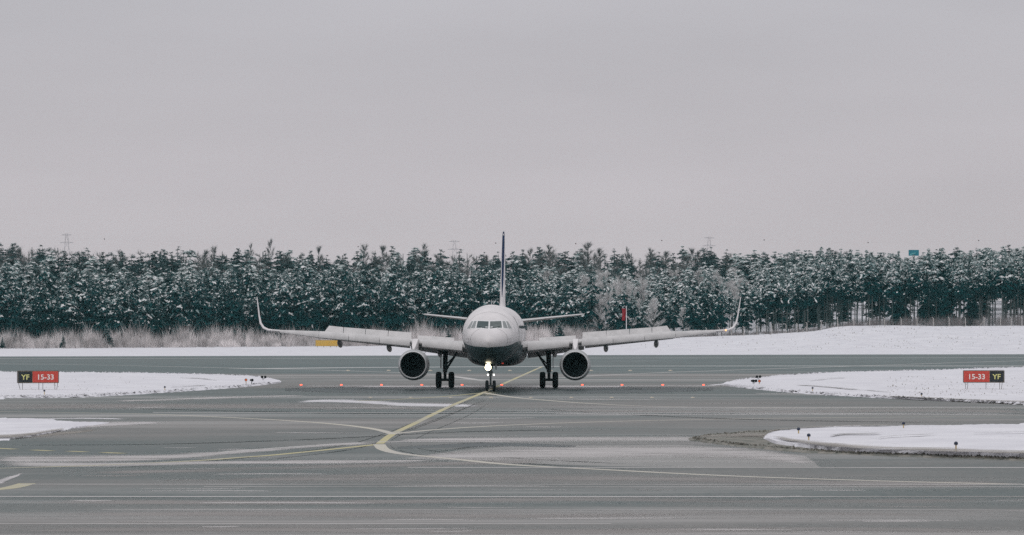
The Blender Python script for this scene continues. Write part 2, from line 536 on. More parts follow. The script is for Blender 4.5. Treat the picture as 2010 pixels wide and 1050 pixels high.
def drift(px, half, kind, per=8, rows=5):
    """px: survey points of its spine; half: half-thickness in survey rows at each point"""
    ZD[0] += 0.00002
    c = catmull([Vector((a, b, h)) for (a, b), h in zip(px, half)], per)
    vs, uvs = [], []
    for i, p in enumerate(c):
        for r in range(rows):
            v = r / (rows - 1)
            vs.append(G(p.x, p.y + (1 - 2 * v) * max(p.z, 0.2), ZD[0]))
            uvs.append((i / (len(c) - 1), v))
    n = len(c)
    fs = [(i * rows + r, (i + 1) * rows + r, (i + 1) * rows + r + 1, i * rows + r + 1) for i in range(n - 1) for r in range(rows - 1)]
    me = bpy.data.meshes.new('ground_film')
    me.from_pydata(vs, [], fs)
    ul = me.uv_layers.new(name='UVMap')
    for l in me.loops:
        ul.data[l.index].uv = uvs[l.vertex_index]
    o = link('ground_film', me, DR[kind])  # also carries the painted shade strips, tyre marks and dirt
    return tag(o, kind='stuff')
drift([(560, 790), (640, 786.5), (720, 789), (800, 794), (880, 795.5), (960, 796.5)], [2, 4.5, 5.5, 6, 5, 2.5], 'white')
drift([(560, 765), (700, 765.5), (850, 766), (965, 768.5), (1100, 766), (1250, 765.5), (1400, 764)], [3, 6, 7, 8.5, 7, 6, 3], 'shade_damp')  # the airliner's contact shadow, painted as a dark strip
drift([(700, 763), (820, 763.5), (965, 766), (1120, 763.5), (1260, 763)], [1.5, 2.5, 5, 2.5, 1.5], 'shade_damp')  # denser core of the same painted shadow
for arc in ([(956, 776), (868, 806), (752, 852), (640, 880), (400, 906), (100, 926)], [(972, 778), (900, 806), (776, 853), (690, 882), (470, 908)], [(962, 778), (890, 812), (772, 862), (800, 888), (960, 905), (1300, 925)],
            [(980, 778), (920, 815), (810, 866), (850, 885), (1040, 901), (1400, 918)], [(1040, 800), (1200, 812), (1500, 824), (1900, 830)], [(200, 800), (520, 808), (800, 812), (1100, 806)], [(-40, 874), (300, 872), (620, 862), (900, 848), (1200, 842)], [(830, 878), (900, 872), (960, 868)], [(860, 886), (930, 877), (1000, 870)]):
    drift(arc, [0.8] + [1.3] * (len(arc) - 2) + [0.8], 'tyre', rows=3)
drift([(780, 879), (900, 874), (1000, 873), (1130, 876)], [2, 4, 3.5, 2], 'shade_damp')
drift([(640, 759.5), (800, 758.6), (960, 758.6), (1080, 758.6), (1190, 758.8), (1240, 758.8)], [1, 2.2, 2.2, 2.4, 2.4, 1], 'heavy')
drift([(560, 757.8), (700, 757.6), (1000, 757.2), (1300, 757.4), (1440, 757)], [0.7, 0.8, 0.8, 0.8, 1.2], 'heavy')
drift([(740, 866), (860, 863), (1000, 862), (1180, 861.5), (1330, 861), (1372, 861)], [2, 5, 7, 6.5, 6, 5.5], 'mid')
drift([(780, 897), (950, 893), (1150, 888), (1350, 886), (1500, 894), (1640, 912)], [6, 18, 22, 20, 18, 8], 'mid')
drift([(-60, 903), (100, 902), (300, 898), (480, 886), (640, 874), (760, 868)], [13, 12, 10, 6, 4, 2], 'mid')
drift([(-60, 910), (200, 912), (420, 908), (700, 906), (900, 904)], [10, 7, 6, 6, 3], 'mid')
drift([(120, 929), (500, 920), (900, 909), (1100, 905)], [5, 8, 8, 4], 'film')
drift([(300, 945), (800, 935), (1300, 940), (1700, 950), (2060, 948)], [8, 12, 12, 14, 10], 'film')
drift([(-60, 984), (600, 986), (1100, 980), (1500, 984), (2060, 982)], [9, 9, 9, 10, 9], 'film')
drift([(-60, 1010), (500, 1008), (1000, 1012), (1500, 1008), (2060, 1014)], [9, 10, 9, 9, 8], 'film')
drift([(-60, 1042), (400, 1038), (1000, 1044), (1600, 1038), (2060, 1046)], [9, 10, 10, 9, 8], 'film')
drift([(-20, 800), (300, 797), (700, 801), (1000, 805)], [5, 7, 6, 3], 'film')
drift([(1000, 806), (1400, 808), (1800, 806), (2060, 808)], [4, 6, 7, 6], 'film')
drift([(200, 788), (330, 784), (480, 779), (620, 776)], [2, 3, 3, 1.5], 'mid')
drift([(1380, 757), (1430, 753), (1480, 747), (1540, 742)], [1.2, 3, 4, 2], 'white')
drift([(1040, 811), (1300, 813), (1700, 812), (2060, 813)], [1.2, 1.6, 1.6, 1.2], 'mid')
drift([(40, 840), (140, 836), (230, 832), (330, 829)], [9, 8, 5, 2], 'heavy')
drift([(-60, 826), (80, 822), (180, 821), (260, 823)], [1.2, 1.6, 1.6, 1], 'white')
drift([(-40, 954), (0, 945), (20, 938), (48, 928)], [3, 7, 5, 1.5], 'heavy')
for _ in range(30):
    y0 = random.uniform(925, 1045)
    x0 = random.uniform(-40, 1950)
    ln = random.uniform(60, 420)
    drift([(x0, y0), (x0 + ln * 0.5, y0 + random.uniform(-1.5, 1.5)), (x0 + ln, y0 + random.uniform(-2, 2))],
          [0.6, random.uniform(0.8, 2.4), 0.6], random.choice(['mid', 'film', 'mid']), per=4, rows=3)
for _ in range(22):
    y0 = random.uniform(770, 925)
    x0 = random.uniform(200, 1500)
    ln = random.uniform(60, 300)
    drift([(x0, y0), (x0 + ln * 0.5, y0 + random.uniform(-1, 1)), (x0 + ln, y0 + random.uniform(-1.5, 1.5))],
          [0.4, random.uniform(0.6, 1.5), 0.4], random.choice(['mid', 'film']), per=4, rows=3)

# raised snow islands between the taxiways
def island(name, top, bottom, zt, mat, kind='structure', rag=0.25):
    """top / bottom: survey points of the far and the near edge, both from west to east"""
    n = 190
    def resample(P):
        c = catmull([Vector((a, b, 0)) for a, b in P], 24)
        xs_ = [p.x for p in c]; ys_ = [p.y for p in c]
        return lambda x: float(np.interp(x, xs_, ys_))
    ft, fb = resample(top), resample(bottom)
    x0, x1 = top[0][0], top[-1][0]
    rows = 9
    lo_, hi_ = max(x0, -160), min(x1, 2170)
    xs_st = list(np.linspace(lo_, hi_, n + 1 - 24 * (lo_ > x0) - 24 * (hi_ < x1)))
    if lo_ > x0: xs_st = list(np.linspace(x0, lo_, 25))[:-1] + xs_st
    if hi_ < x1: xs_st = xs_st + list(np.linspace(hi_, x1, 25))[1:]
    vs, fs = [], []
    for i in range(n + 1):
        x = xs_st[i]
        jt = mnoise.noise(Vector((x * 0.11, 1.7, 0))) * 0.8 + mnoise.noise(Vector((x * 0.6, 4.7, 0))) * 0.5
        jb = mnoise.noise(Vector((x * 0.11, 9.7, 0))) * 0.9 + mnoise.noise(Vector((x * 0.6, 2.7, 0))) * 0.5
        a, b = ft(x), fb(x)
        jt *= rag * 2.2 * min(1, (b - a) / 10); jb *= rag * 2.6 * min(1, (b - a) / 10)
        A = G(x, a + jt); B = G(x, b + jb)
        for r in range(rows):
            s = r / (rows - 1)
            s2 = {0: 0.0, 1: 0.02, rows - 2: 0.98, rows - 1: 1.0}.get(r, s)
            p = A.lerp(B, s2)
            edge = 0 if r in (0, rows - 1) else 1
            wide = min(1.0, (A - B).length / 9.0)
            z = -0.02 if not edge else (zt * wide + 0.05 * mnoise.noise(Vector((p.x * 0.5, p.y * 0.2, 0))) * wide + 0.002)
            vs.append((p.x, p.y, z))
    for i in range(n):
        for r in range(rows - 1):
            fs.append((i * rows + r, (i + 1) * rows + r, (i + 1) * rows + r + 1, i * rows + r + 1))
    mb = MB()
    mb.add(vs, fs)
    o = mb.build(name, mat, smooth=True)
    return tag(o, kind=kind)
island('snow_bank', [(-1500, 731), (-120, 731), (0, 732), (250, 733.5), (430, 737.5), (510, 741.5), (552, 750)],
       [(-1500, 800), (-120, 786), (0, 782), (160, 780), (330, 770.5), (470, 760.5), (552, 751.5)], 0.12, M['snow'])
island('snow_bank', [(1418, 755), (1450, 748), (1530, 739), (1640, 732.5), (1800, 729), (2010, 722), (2130, 718), (3500, 712)],
       [(1418, 756.5), (1450, 760.5), (1530, 769), (1640, 777), (1800, 785), (2010, 795), (2130, 798), (3500, 808)], 0.12, M['snow'])
island('snow_bank', [(-1500, 818), (-120, 820), (0, 821.5), (90, 824), (150, 829), (214, 829.6)],
       [(-1500, 880), (-120, 867), (0, 863), (60, 857), (110, 848), (160, 838.5), (214, 830.6)], 0.035, M['snow_tracks'], rag=0.6)
M['gravel'] = plain('gravel_verge', (0.26, 0.245, 0.22), (0.13, 0.14, 0.125), 1.6, 0.9, 0.1)
island('gravel_verge', [(1352, 860), (1400, 853), (1500, 846), (1640, 842), (2010, 837), (2130, 835), (3500, 833)],
       [(1352, 864), (1400, 871), (1500, 882), (1640, 892), (2010, 905), (2130, 908), (3500, 918)], 0.05, M['gravel'], rag=0.5)
island('snow_bank', [(1496, 861), (1530, 852), (1600, 846.5), (1700, 842.5), (2010, 838.5), (2130, 836.5), (3500, 834.5)],
       [(1496, 863), (1530, 875), (1600, 884), (1700, 891), (2010, 901), (2130, 904), (3500, 914)], 0.16, M['snow_tracks'], rag=0.4)
# wheel ruts pressed into the snow banks
M['rut'] = drift_mat('wheel_rut', (0.33, 0.325, 0.32), 0.5, 0.9, (0.12, 0.5), 0.85)
DR['rut'] = M['rut']
def rut(px, half, z):
    keep = ZD[0]
    ZD[0] = z
    o = drift(px, half, 'rut')
    o.name = 'wheel_rut'; o.data.name = 'wheel_rut'
    ZD[0] = keep
rut([(1555, 760), (1600, 762), (1660, 767), (1720, 772), (1760, 774)], [0.8, 1.6, 1.8, 1, 0.5], 0.17)
rut([(1585, 752), (1610, 748.5), (1640, 746), (1665, 745)], [0.6, 0.8, 0.9, 0.4], 0.17)
rut([(1622, 868), (1650, 863.5), (1690, 862.5), (1740, 861)], [1.2, 2.6, 2.4, 1], 0.23)
rut([(1715, 872), (1750, 867), (1800, 864.5), (1850, 862)], [1, 1.6, 1.3, 0.6], 0.23)
rut([(1900, 860.5), (1960, 859.5), (2040, 858)], [0.5, 0.8, 0.6], 0.23)
rut([(345, 744), (390, 746), (432, 751)], [0.5, 1.3, 0.8], 0.17)
rut([(330, 764), (370, 762), (410, 760)], [0.5, 1.2, 0.6], 0.17)

ZK = ZD[0]
ZD[0] = 0.225
drift([(1500, 864), (1560, 876), (1640, 885.5), (1760, 892.5), (2010, 900), (2130, 903)], [3, 6.5, 7.5, 7.5, 7, 6.5], 'dirt')
drift([(1498, 860), (1540, 851.5), (1640, 846), (1800, 842)], [1.5, 1.6, 1.4, .8], 'dirt')
ZD[0] = 0.075
drift([(1360, 861), (1420, 858), (1480, 857), (1530, 862)], [2, 5, 7, 7], 'dirt')
ZD[0] = 0.17
drift([(1700, 780.5), (1850, 787), (2010, 793.5), (2130, 797)], [1, 1.5, 2, 2], 'dirt')
ZD[0] = 0.075
drift([(-60, 861), (40, 857.5), (90, 850), (140, 842)], [6, 6, 4.5, 2], 'dirt')
ZD[0] = ZK
drift([(-60, 858), (40, 856), (130, 850), (200, 842)], [7, 7, 5, 3], 'dirt')
# clods, dirt crumbs and grass tips poking through: nobody could count them
def crumbs(name, n, fn, size, mat, tall=1.0):
    V, T_ = [], []
    for _ in range(n):
        p = fn()
        if p is None: continue
        s = random.uniform(*size)
        b = len(V)
        for k in range(3):
            a = random.uniform(0, 6.28)
            V.append((p[0] + s * math.cos(a), p[1] + s * math.sin(a), p[2] - 0.02))
        V.append((p[0] + random.uniform(-.3, .3) * s, p[1], p[2] + s * tall * random.uniform(.6, 1.2)))
        T_ += [(b, b + 1, b + 3), (b + 1, b + 2, b + 3), (b + 2, b, b + 3)]
    o = link(name, tri_mesh(name, V, T_), mat)
    return tag(o, kind='stuff')
M['clod'] = plain('frozen_clods', (0.10, 0.105, 0.095), (0.17, 0.155, 0.13), 5, 0.95, 0.05)
M['straw'] = plain('dry_grass', (0.36, 0.325, 0.28), (0.24, 0.22, 0.19), 3, 0.9, 0.05)
def on_px(x0, x1, y0, y1, z):
    def f():
        g = G(random.uniform(x0, x1), random.uniform(y0, y1))
        return (g.x, g.y, z)
    return f
def verge_pt():
    x = random.uniform(1360, 2080)
    if random.random() < 0.65:
        y = float(np.interp(x, [1352, 1400, 1500, 1640, 2010, 2130], [863, 870, 881, 891, 904, 907])) - abs(random.gauss(0, 2.2))
    else:
        y = float(np.interp(x, [1352, 1400, 1500, 1640, 2010, 2130], [861, 854, 847, 843, 838, 836])) + abs(random.gauss(0, 2.5))
    g = G(x, y)
    return (g.x, g.y, 0.06)
crumbs('clods', 2200, verge_pt, (0.02, 0.075), M['clod'], 0.7)
def edge_r():
    x = random.uniform(1870, 2080)
    g = G(x, float(np.interp(x, [1800, 2010, 2130], [785, 795, 798])) - abs(random.gauss(0, 0.9)))
    return (g.x, g.y, 0.03)
crumbs('clods', 500, edge_r, (0.04, 0.11), M['clod'], 0.7)
crumbs('grass_tips', 420, on_px(1740, 2060, 742, 782, 0.13), (0.015, 0.05), M['straw'], 2.0)
crumbs('grass_tips', 120, on_px(-20, 300, 742, 772, 0.13), (0.012, 0.04), M['straw'], 2.0)
def bank_pt():
    if random.random() < .4:
        if random.random() < .5:
            x = random.uniform(1440, 2050); g = G(x, float(np.interp(x, [1418, 1450, 1530, 1640, 1800, 2010, 2130], [756.5, 760.5, 769, 777, 785, 795, 798])) - abs(random.gauss(0, .5)))
        else:
            x = random.uniform(-30, 530); g = G(x, float(np.interp(x, [-120, 0, 160, 330, 470, 552], [786, 782, 780, 770.5, 760.5, 751.5])) - abs(random.gauss(0, .5)))
    elif random.random() < .5:
        x = random.uniform(1440, 2050); g = G(x, float(np.interp(x, [1418, 1450, 1530, 1640, 1800, 2010, 2130], [755, 748, 739, 732.5, 729, 722, 718])) + abs(random.gauss(0, .35)))
    else:
        x = random.uniform(-30, 530); g = G(x, float(np.interp(x, [-120, 0, 250, 430, 510, 552], [731, 732, 733.5, 737.5, 741.5, 750])) + abs(random.gauss(0, .3)))
    return (g.x, g.y, 0.08)
crumbs('snow_clods', 2600, bank_pt, (0.08, 0.30), M['snow'], 0.5)
def mound_pt():
    Y = random.uniform(770, 925)
    px = random.triangular(1150, 2060, 1900)
    X = (px - 1005) * Y / F_PX
    if random.random() > 0.35 + 0.65 * (mnoise.noise(Vector((X * 0.13, Y * 0.05, 0))) > 0.12):
        return None
    return (X, Y, gz(X, Y))
crumbs('grass_tips', 1900, mound_pt, (0.03, 0.11), M['straw'], 2.2)

# ------------------------------------------------------------------ the airliner
NOSE_G = G(963, 768)                 # the nose wheels' contact
YAW = -math.atan2(0.0225, 1.0)       # tail swung a little to the east
plane = thing('airliner', 'white twin engine airliner head on with slats out and landing light on', 'airliner',
              (NOSE_G.x, NOSE_G.y, 0.0), YAW)
ZC = 3.92
NOSE_Y = -5.07
FS = [0, .04, .12, .3, .6, 1.0, 1.35, 1.75, 2.2, 2.6, 3.0, 3.5, 4.0, 4.6, 5.2, 6.0, 7.0, 9, 12, 16, 20, 24, 28, 31, 34, 37, 40, 42.5, 44.2, 44.5]
FT = [-.50, -.34, -.20, -.02, .20, .38, .52, .74, 1.02, 1.24, 1.42, 1.62, 1.77, 1.90, 1.98, 2.04, 2.07] + [2.07] * 5 + [2.07, 2.07, 2.06, 2.03, 1.95, 1.78, 1.55, 1.45]
FB = [-.52, -.70, -.86, -1.05, -1.24, -1.42, -1.53, -1.64, -1.74, -1.82, -1.88, -1.94, -1.98, -2.02, -2.05, -2.07, -2.07] + [-2.07] * 5 + [-2.07, -1.85, -1.35, -.75, -.05, .5, .95, 1.15]
FW = [.02, .20, .36, .60, .86, 1.12, 1.29, 1.45, 1.58, 1.67, 1.74, 1.81, 1.87, 1.92, 1.95, 1.97, 1.975] + [1.975] * 5 + [1.975, 1.90, 1.70, 1.38, .95, .58, .30, .15]
FM = [-.51, -.51, -.51, -.50, -.47, -.40, -.34, -.27, -.20, -.15, -.10, -.07, -.04, -.02, -.01, 0, 0] + [0] * 5 + [0, .08, .3, .6, .95, 1.15, 1.27, 1.3]
def sec(s):
    return [float(np.interp(s, FS, A)) for A in (FT, FB, FW, FM)]
def fus_pt(s, th):
    t, b, w, m = sec(s)
    x = w * math.cos(th)
    h = (t - m) if math.sin(th) >= 0 else (m - b)
    return Vector((x, s + NOSE_Y, ZC + m + h * math.sin(th)))
def belly_shade_line(q):  # upper edge of the shade painted on the belly
    return float(np.interp(q, [0, .1, .3, 1.2, 2.4, 4.0, 7, 12, 16, 44.5], [-1.3, -.86, -.84, -.78, -.66, -.50, -.45, -.5, -.6, -.6]))
def fus_ring(q):
    t, b, w, m = sec(q)
    zb = belly_shade_line(q)
    h = (t - m) if zb >= m else (m - b)
    tb_ = math.asin(max(-0.995, min(0.995, (zb - m) / max(h, 1e-4))))
    up = [tb_ + (math.pi - 2 * tb_) * k / 34 for k in range(34)]
    dn = [math.pi - tb_ + (math.pi + 2 * tb_) * k / 24 for k in range(24)]
    return [fus_pt(q, th) for th in up + dn]
mb = MB()
ss = sorted(set(list(np.linspace(0, 1, 9) ** 2 * 1.0) + list(np.linspace(1, 7, 22)) + list(np.linspace(7, 28, 14)) + list(np.linspace(28, 44.5, 20))))
mb.loft([fus_ring(q) for q in ss])
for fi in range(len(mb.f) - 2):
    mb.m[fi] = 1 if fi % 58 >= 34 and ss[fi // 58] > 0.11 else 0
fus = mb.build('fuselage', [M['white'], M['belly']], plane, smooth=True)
fus.data.set_sharp_from_angle(angle=math.radians(75))
def on_fus(x, z, push=0.012):
    """point of the nose skin straight behind (x, z) in the front view"""
    lo, hi = 0.0, 12.0
    for _ in range(40):
        s = (lo + hi) / 2
        t, b, w, m = sec(s)
        h = (t - m) if z - m >= 0 else (m - b)
        v = (x / max(w, 1e-4)) ** 2 + ((z - m) / max(h, 1e-4)) ** 2 - 1
        if v > 0: lo = s
        else: hi = s
    return Vector((x, hi + NOSE_Y - push, ZC + z))
def skin_patch(name, quad, mat, parent, push, n=6):
    """quad: four (x, z) corners in the front view"""
    a, b, c, d = [Vector((p[0], p[1], 0)) for p in quad]
    mb = MB()
    vs, back = [], []
    for i in range(n + 1):
        for j in range(n + 1):
            u, v = i / n, j / n
            p = (a.lerp(b, u)).lerp(d.lerp(c, u), v)
            vs.append(on_fus(p.x, p.y, push))
            back.append(on_fus(p.x, p.y, -0.02))
    fs = [(i * (n + 1) + j, (i + 1) * (n + 1) + j, (i + 1) * (n + 1) + j + 1, i * (n + 1) + j + 1) for i in range(n) for j in range(n)]
    mb.add(vs, fs)
    ring = [i * (n + 1) for i in range(n + 1)] + [n * (n + 1) + j for j in range(1, n + 1)] + [i * (n + 1) + n for i in range(n - 1, -1, -1)] + [j for j in range(n - 1, 0, -1)]
    off = len(vs)
    mb.add([vs[i] for i in ring] + [back[i] for i in ring], [(k, (k + 1) % len(ring), len(ring) + (k + 1) % len(ring), len(ring) + k) for k in range(len(ring))])
    return mb.build(name, mat, parent, smooth=True)
def grow(quad, g):
    cx = sum(p[0] for p in quad) / 4; cz = sum(p[1] for p in quad) / 4
    return [(p[0] + g * (1 if p[0] > cx else -1), p[1] + g * (1 if p[1] > cz else -1)) for p in quad]
for s in (-1, 1):
    panes = [([(s * .05, .42), (s * .88, .46), (s * .80, .93), (s * .05, .90)], 'glass' if s < 0 else 'glass_mid'),
             ([(s * .97, .45), (s * 1.28, .42), (s * 1.06, .92), (s * .88, .94)], 'glass_side'),
             ([(s * 1.33, .41), (s * 1.55, .40), (s * 1.24, .90), (s * 1.11, .92)], 'glass_side')]
    for q_, mt in panes:
        if mt == 'glass_mid':
            M.setdefault('glass_mid', plain('cockpit_glass_bright', (0.10, 0.125, 0.12), (0.06, 0.08, 0.08), 2.5, 0.12, 0.5))
        fr = skin_patch('window_frame', grow(q_, 0.035), M['gasket'], fus, 0.010)
        skin_patch('cockpit_window', q_, M[mt], fus, 0.016)
# radome joint: a fine dark ring round the nose, and wipers
for q0, wdt in ((1.28, .02), (3.3, .014), (5.0, .014), (6.9, .014)):
    mb = MB()
    ctr = Vector((0, q0 + NOSE_Y, ZC + sec(q0)[3]))
    mb.loft([[fus_pt(q0 + d, 2 * math.pi * k / 56) + (fus_pt(q0, 2 * math.pi * k / 56) - ctr).normalized() * 0.005 for k in range(56)] for d in (0, wdt)], cap=False)
    mb.build('panel_joint', M['panel_gap'], fus, smooth=True)
for sx_, zz in ((-1, -.30), (1, -.30), (-1, -.52), (1, -.52)):
    p0 = on_fus(sx_ * 1.42, zz, 0.0)
    mb = MB(); mb.tube([p0, p0 + Vector((sx_ * .10, -.02, 0)), p0 + Vector((sx_ * .11, -.20, 0))], .018, 6)
    mb.build('air_probe', M['gear_grey'], fus)
for s in (-1, 1):
    mb = MB()
    mb.tube([on_fus(s * .10, .43, .05), on_fus(s * .45, .50, .05), on_fus(s * .72, .56, .05)], 0.012, 5)
    mb.build('wiper', M['dark_metal'], fus)
# cabin windows, doors, emblem on the flank
for s in (-1, 1):
    mb = MB()
    for i in range(56):
        y = 7.2 + i * 0.533 + NOSE_Y
        th = math.asin(0.45 / 2.07)
        x = 1.975 * math.cos(th)
        mb.box((s * (x + 0.004), y, ZC + 0.45), (0.012, 0.23, 0.33))
    o = mb.build('cabin_window', M['glass'], fus)
    tag(o, kind='stuff')
    for y in (5.9, 15.2, 27.5, 36.0):
        t, b, w, m_ = sec(y)
        mb = MB()
        for z in np.linspace(-.55, 1.2, 8):
            pass
        cols = []
        for z in np.linspace(-.55, 1.25, 9):
            xx = w * math.sqrt(max(0, 1 - ((z - m_) / (t - m_)) ** 2)) + 0.006
            cols.append([Vector((s * xx, y + NOSE_Y - .41, ZC + z)), Vector((s * xx, y + NOSE_Y + .41, ZC + z))])
        mb.loft(cols, cap=False, closed=False)
        mb.build('cabin_door', M['gasket'], fus, smooth=True)
# blade aerials on the crown and belly, and the red beacon under the belly
mb = MB()
mb.loft([[(-.02, 2.6, ZC + 2.05), (0, 2.4, ZC + 2.05), (.02, 2.6, ZC + 2.05), (0, 2.85, ZC + 2.05)], [(-.015, 2.72, ZC + 2.42), (0, 2.66, ZC + 2.42), (.015, 2.72, ZC + 2.42), (0, 2.82, ZC + 2.42)]])
mb.build('antenna', M['white'], fus)
mb = MB()
mb.loft([[(.22, 6.6, ZC - 2.04), (.24, 6.4, ZC - 2.04), (.26, 6.6, ZC - 2.04), (.24, 6.85, ZC - 2.04)], [(.225, 6.75, ZC - 2.40), (.24, 6.7, ZC - 2.40), (.255, 6.75, ZC - 2.40), (.24, 6.9, ZC - 2.40)]])
mb.build('antenna', M['gear_grey'], fus)
mb = MB()
mb.lathe([(0, .0), (0, .08), (-.04, .08), (-.08, .055), (-.10, 0.01)], 12, 'z', (.62, 8.5, ZC - 2.02))
mb.build('beacon', M['red_lamp'], fus, smooth=True)
# belly fairing
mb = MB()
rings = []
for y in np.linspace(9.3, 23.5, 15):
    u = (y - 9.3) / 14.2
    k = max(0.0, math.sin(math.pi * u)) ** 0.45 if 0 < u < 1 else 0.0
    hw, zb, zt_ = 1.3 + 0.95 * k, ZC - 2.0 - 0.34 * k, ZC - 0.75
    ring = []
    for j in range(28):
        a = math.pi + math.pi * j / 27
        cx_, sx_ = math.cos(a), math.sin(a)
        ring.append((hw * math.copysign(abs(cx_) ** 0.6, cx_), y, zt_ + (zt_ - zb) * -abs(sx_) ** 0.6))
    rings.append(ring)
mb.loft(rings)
mb.build('belly_fairing', M['belly'], plane, smooth=True)  # carries the same painted-in belly shade

# wings: leading edge position, chord, height by span x
def wing_sec(x):
    le = 11.6 + (x - 1.98) * 0.505
    te = 17.9 + max(0.0, (x - 6.4)) * 0.30
    z = 2.98 + (x - 1.98) * 0.082
    thick = float(np.interp(x, [1.2, 6.4, 16.5], [0.15, 0.12, 0.105]))
    return le, max(te - le, 1.45), z, thick
AF = [(0, 0), (.012, .33), (.05, .62), (.15, .9), (.3, 1.0), (.5, .86), (.75, .48), (1, .02)]
INC = math.radians(2.0)
def airfoil(x, sgn, c0=0.0):
    le, c, z, th = wing_sec(x)
    up = [(u, h * th * 0.55) for u, h in AF]
    dn = [(u, -h * th * 0.45) for u, h in AF[::-1][:-1]]
    pts = []
    for u, h in up + dn:
        yy, zz = u * c, h * c
        pts.append(Vector((sgn * x, le + yy * math.cos(INC) + zz * math.sin(INC), z - yy * math.sin(INC) + zz * math.cos(INC))))
    return pts
def wing_at(x, sgn, u, h=0.0):
    """point on the chord plane: u along the chord, h metres above it"""
    le, c, z, th = wing_sec(x)
    return Vector((sgn * x, le + u * c * math.cos(INC) + h * math.sin(INC), z - u * c * math.sin(INC) + h * math.cos(INC)))
def upper(x, u):
    le, c, z, th = wing_sec(x)
    return float(np.interp(u, [a for a, _ in AF], [b for _, b in AF])) * th * .55 * c

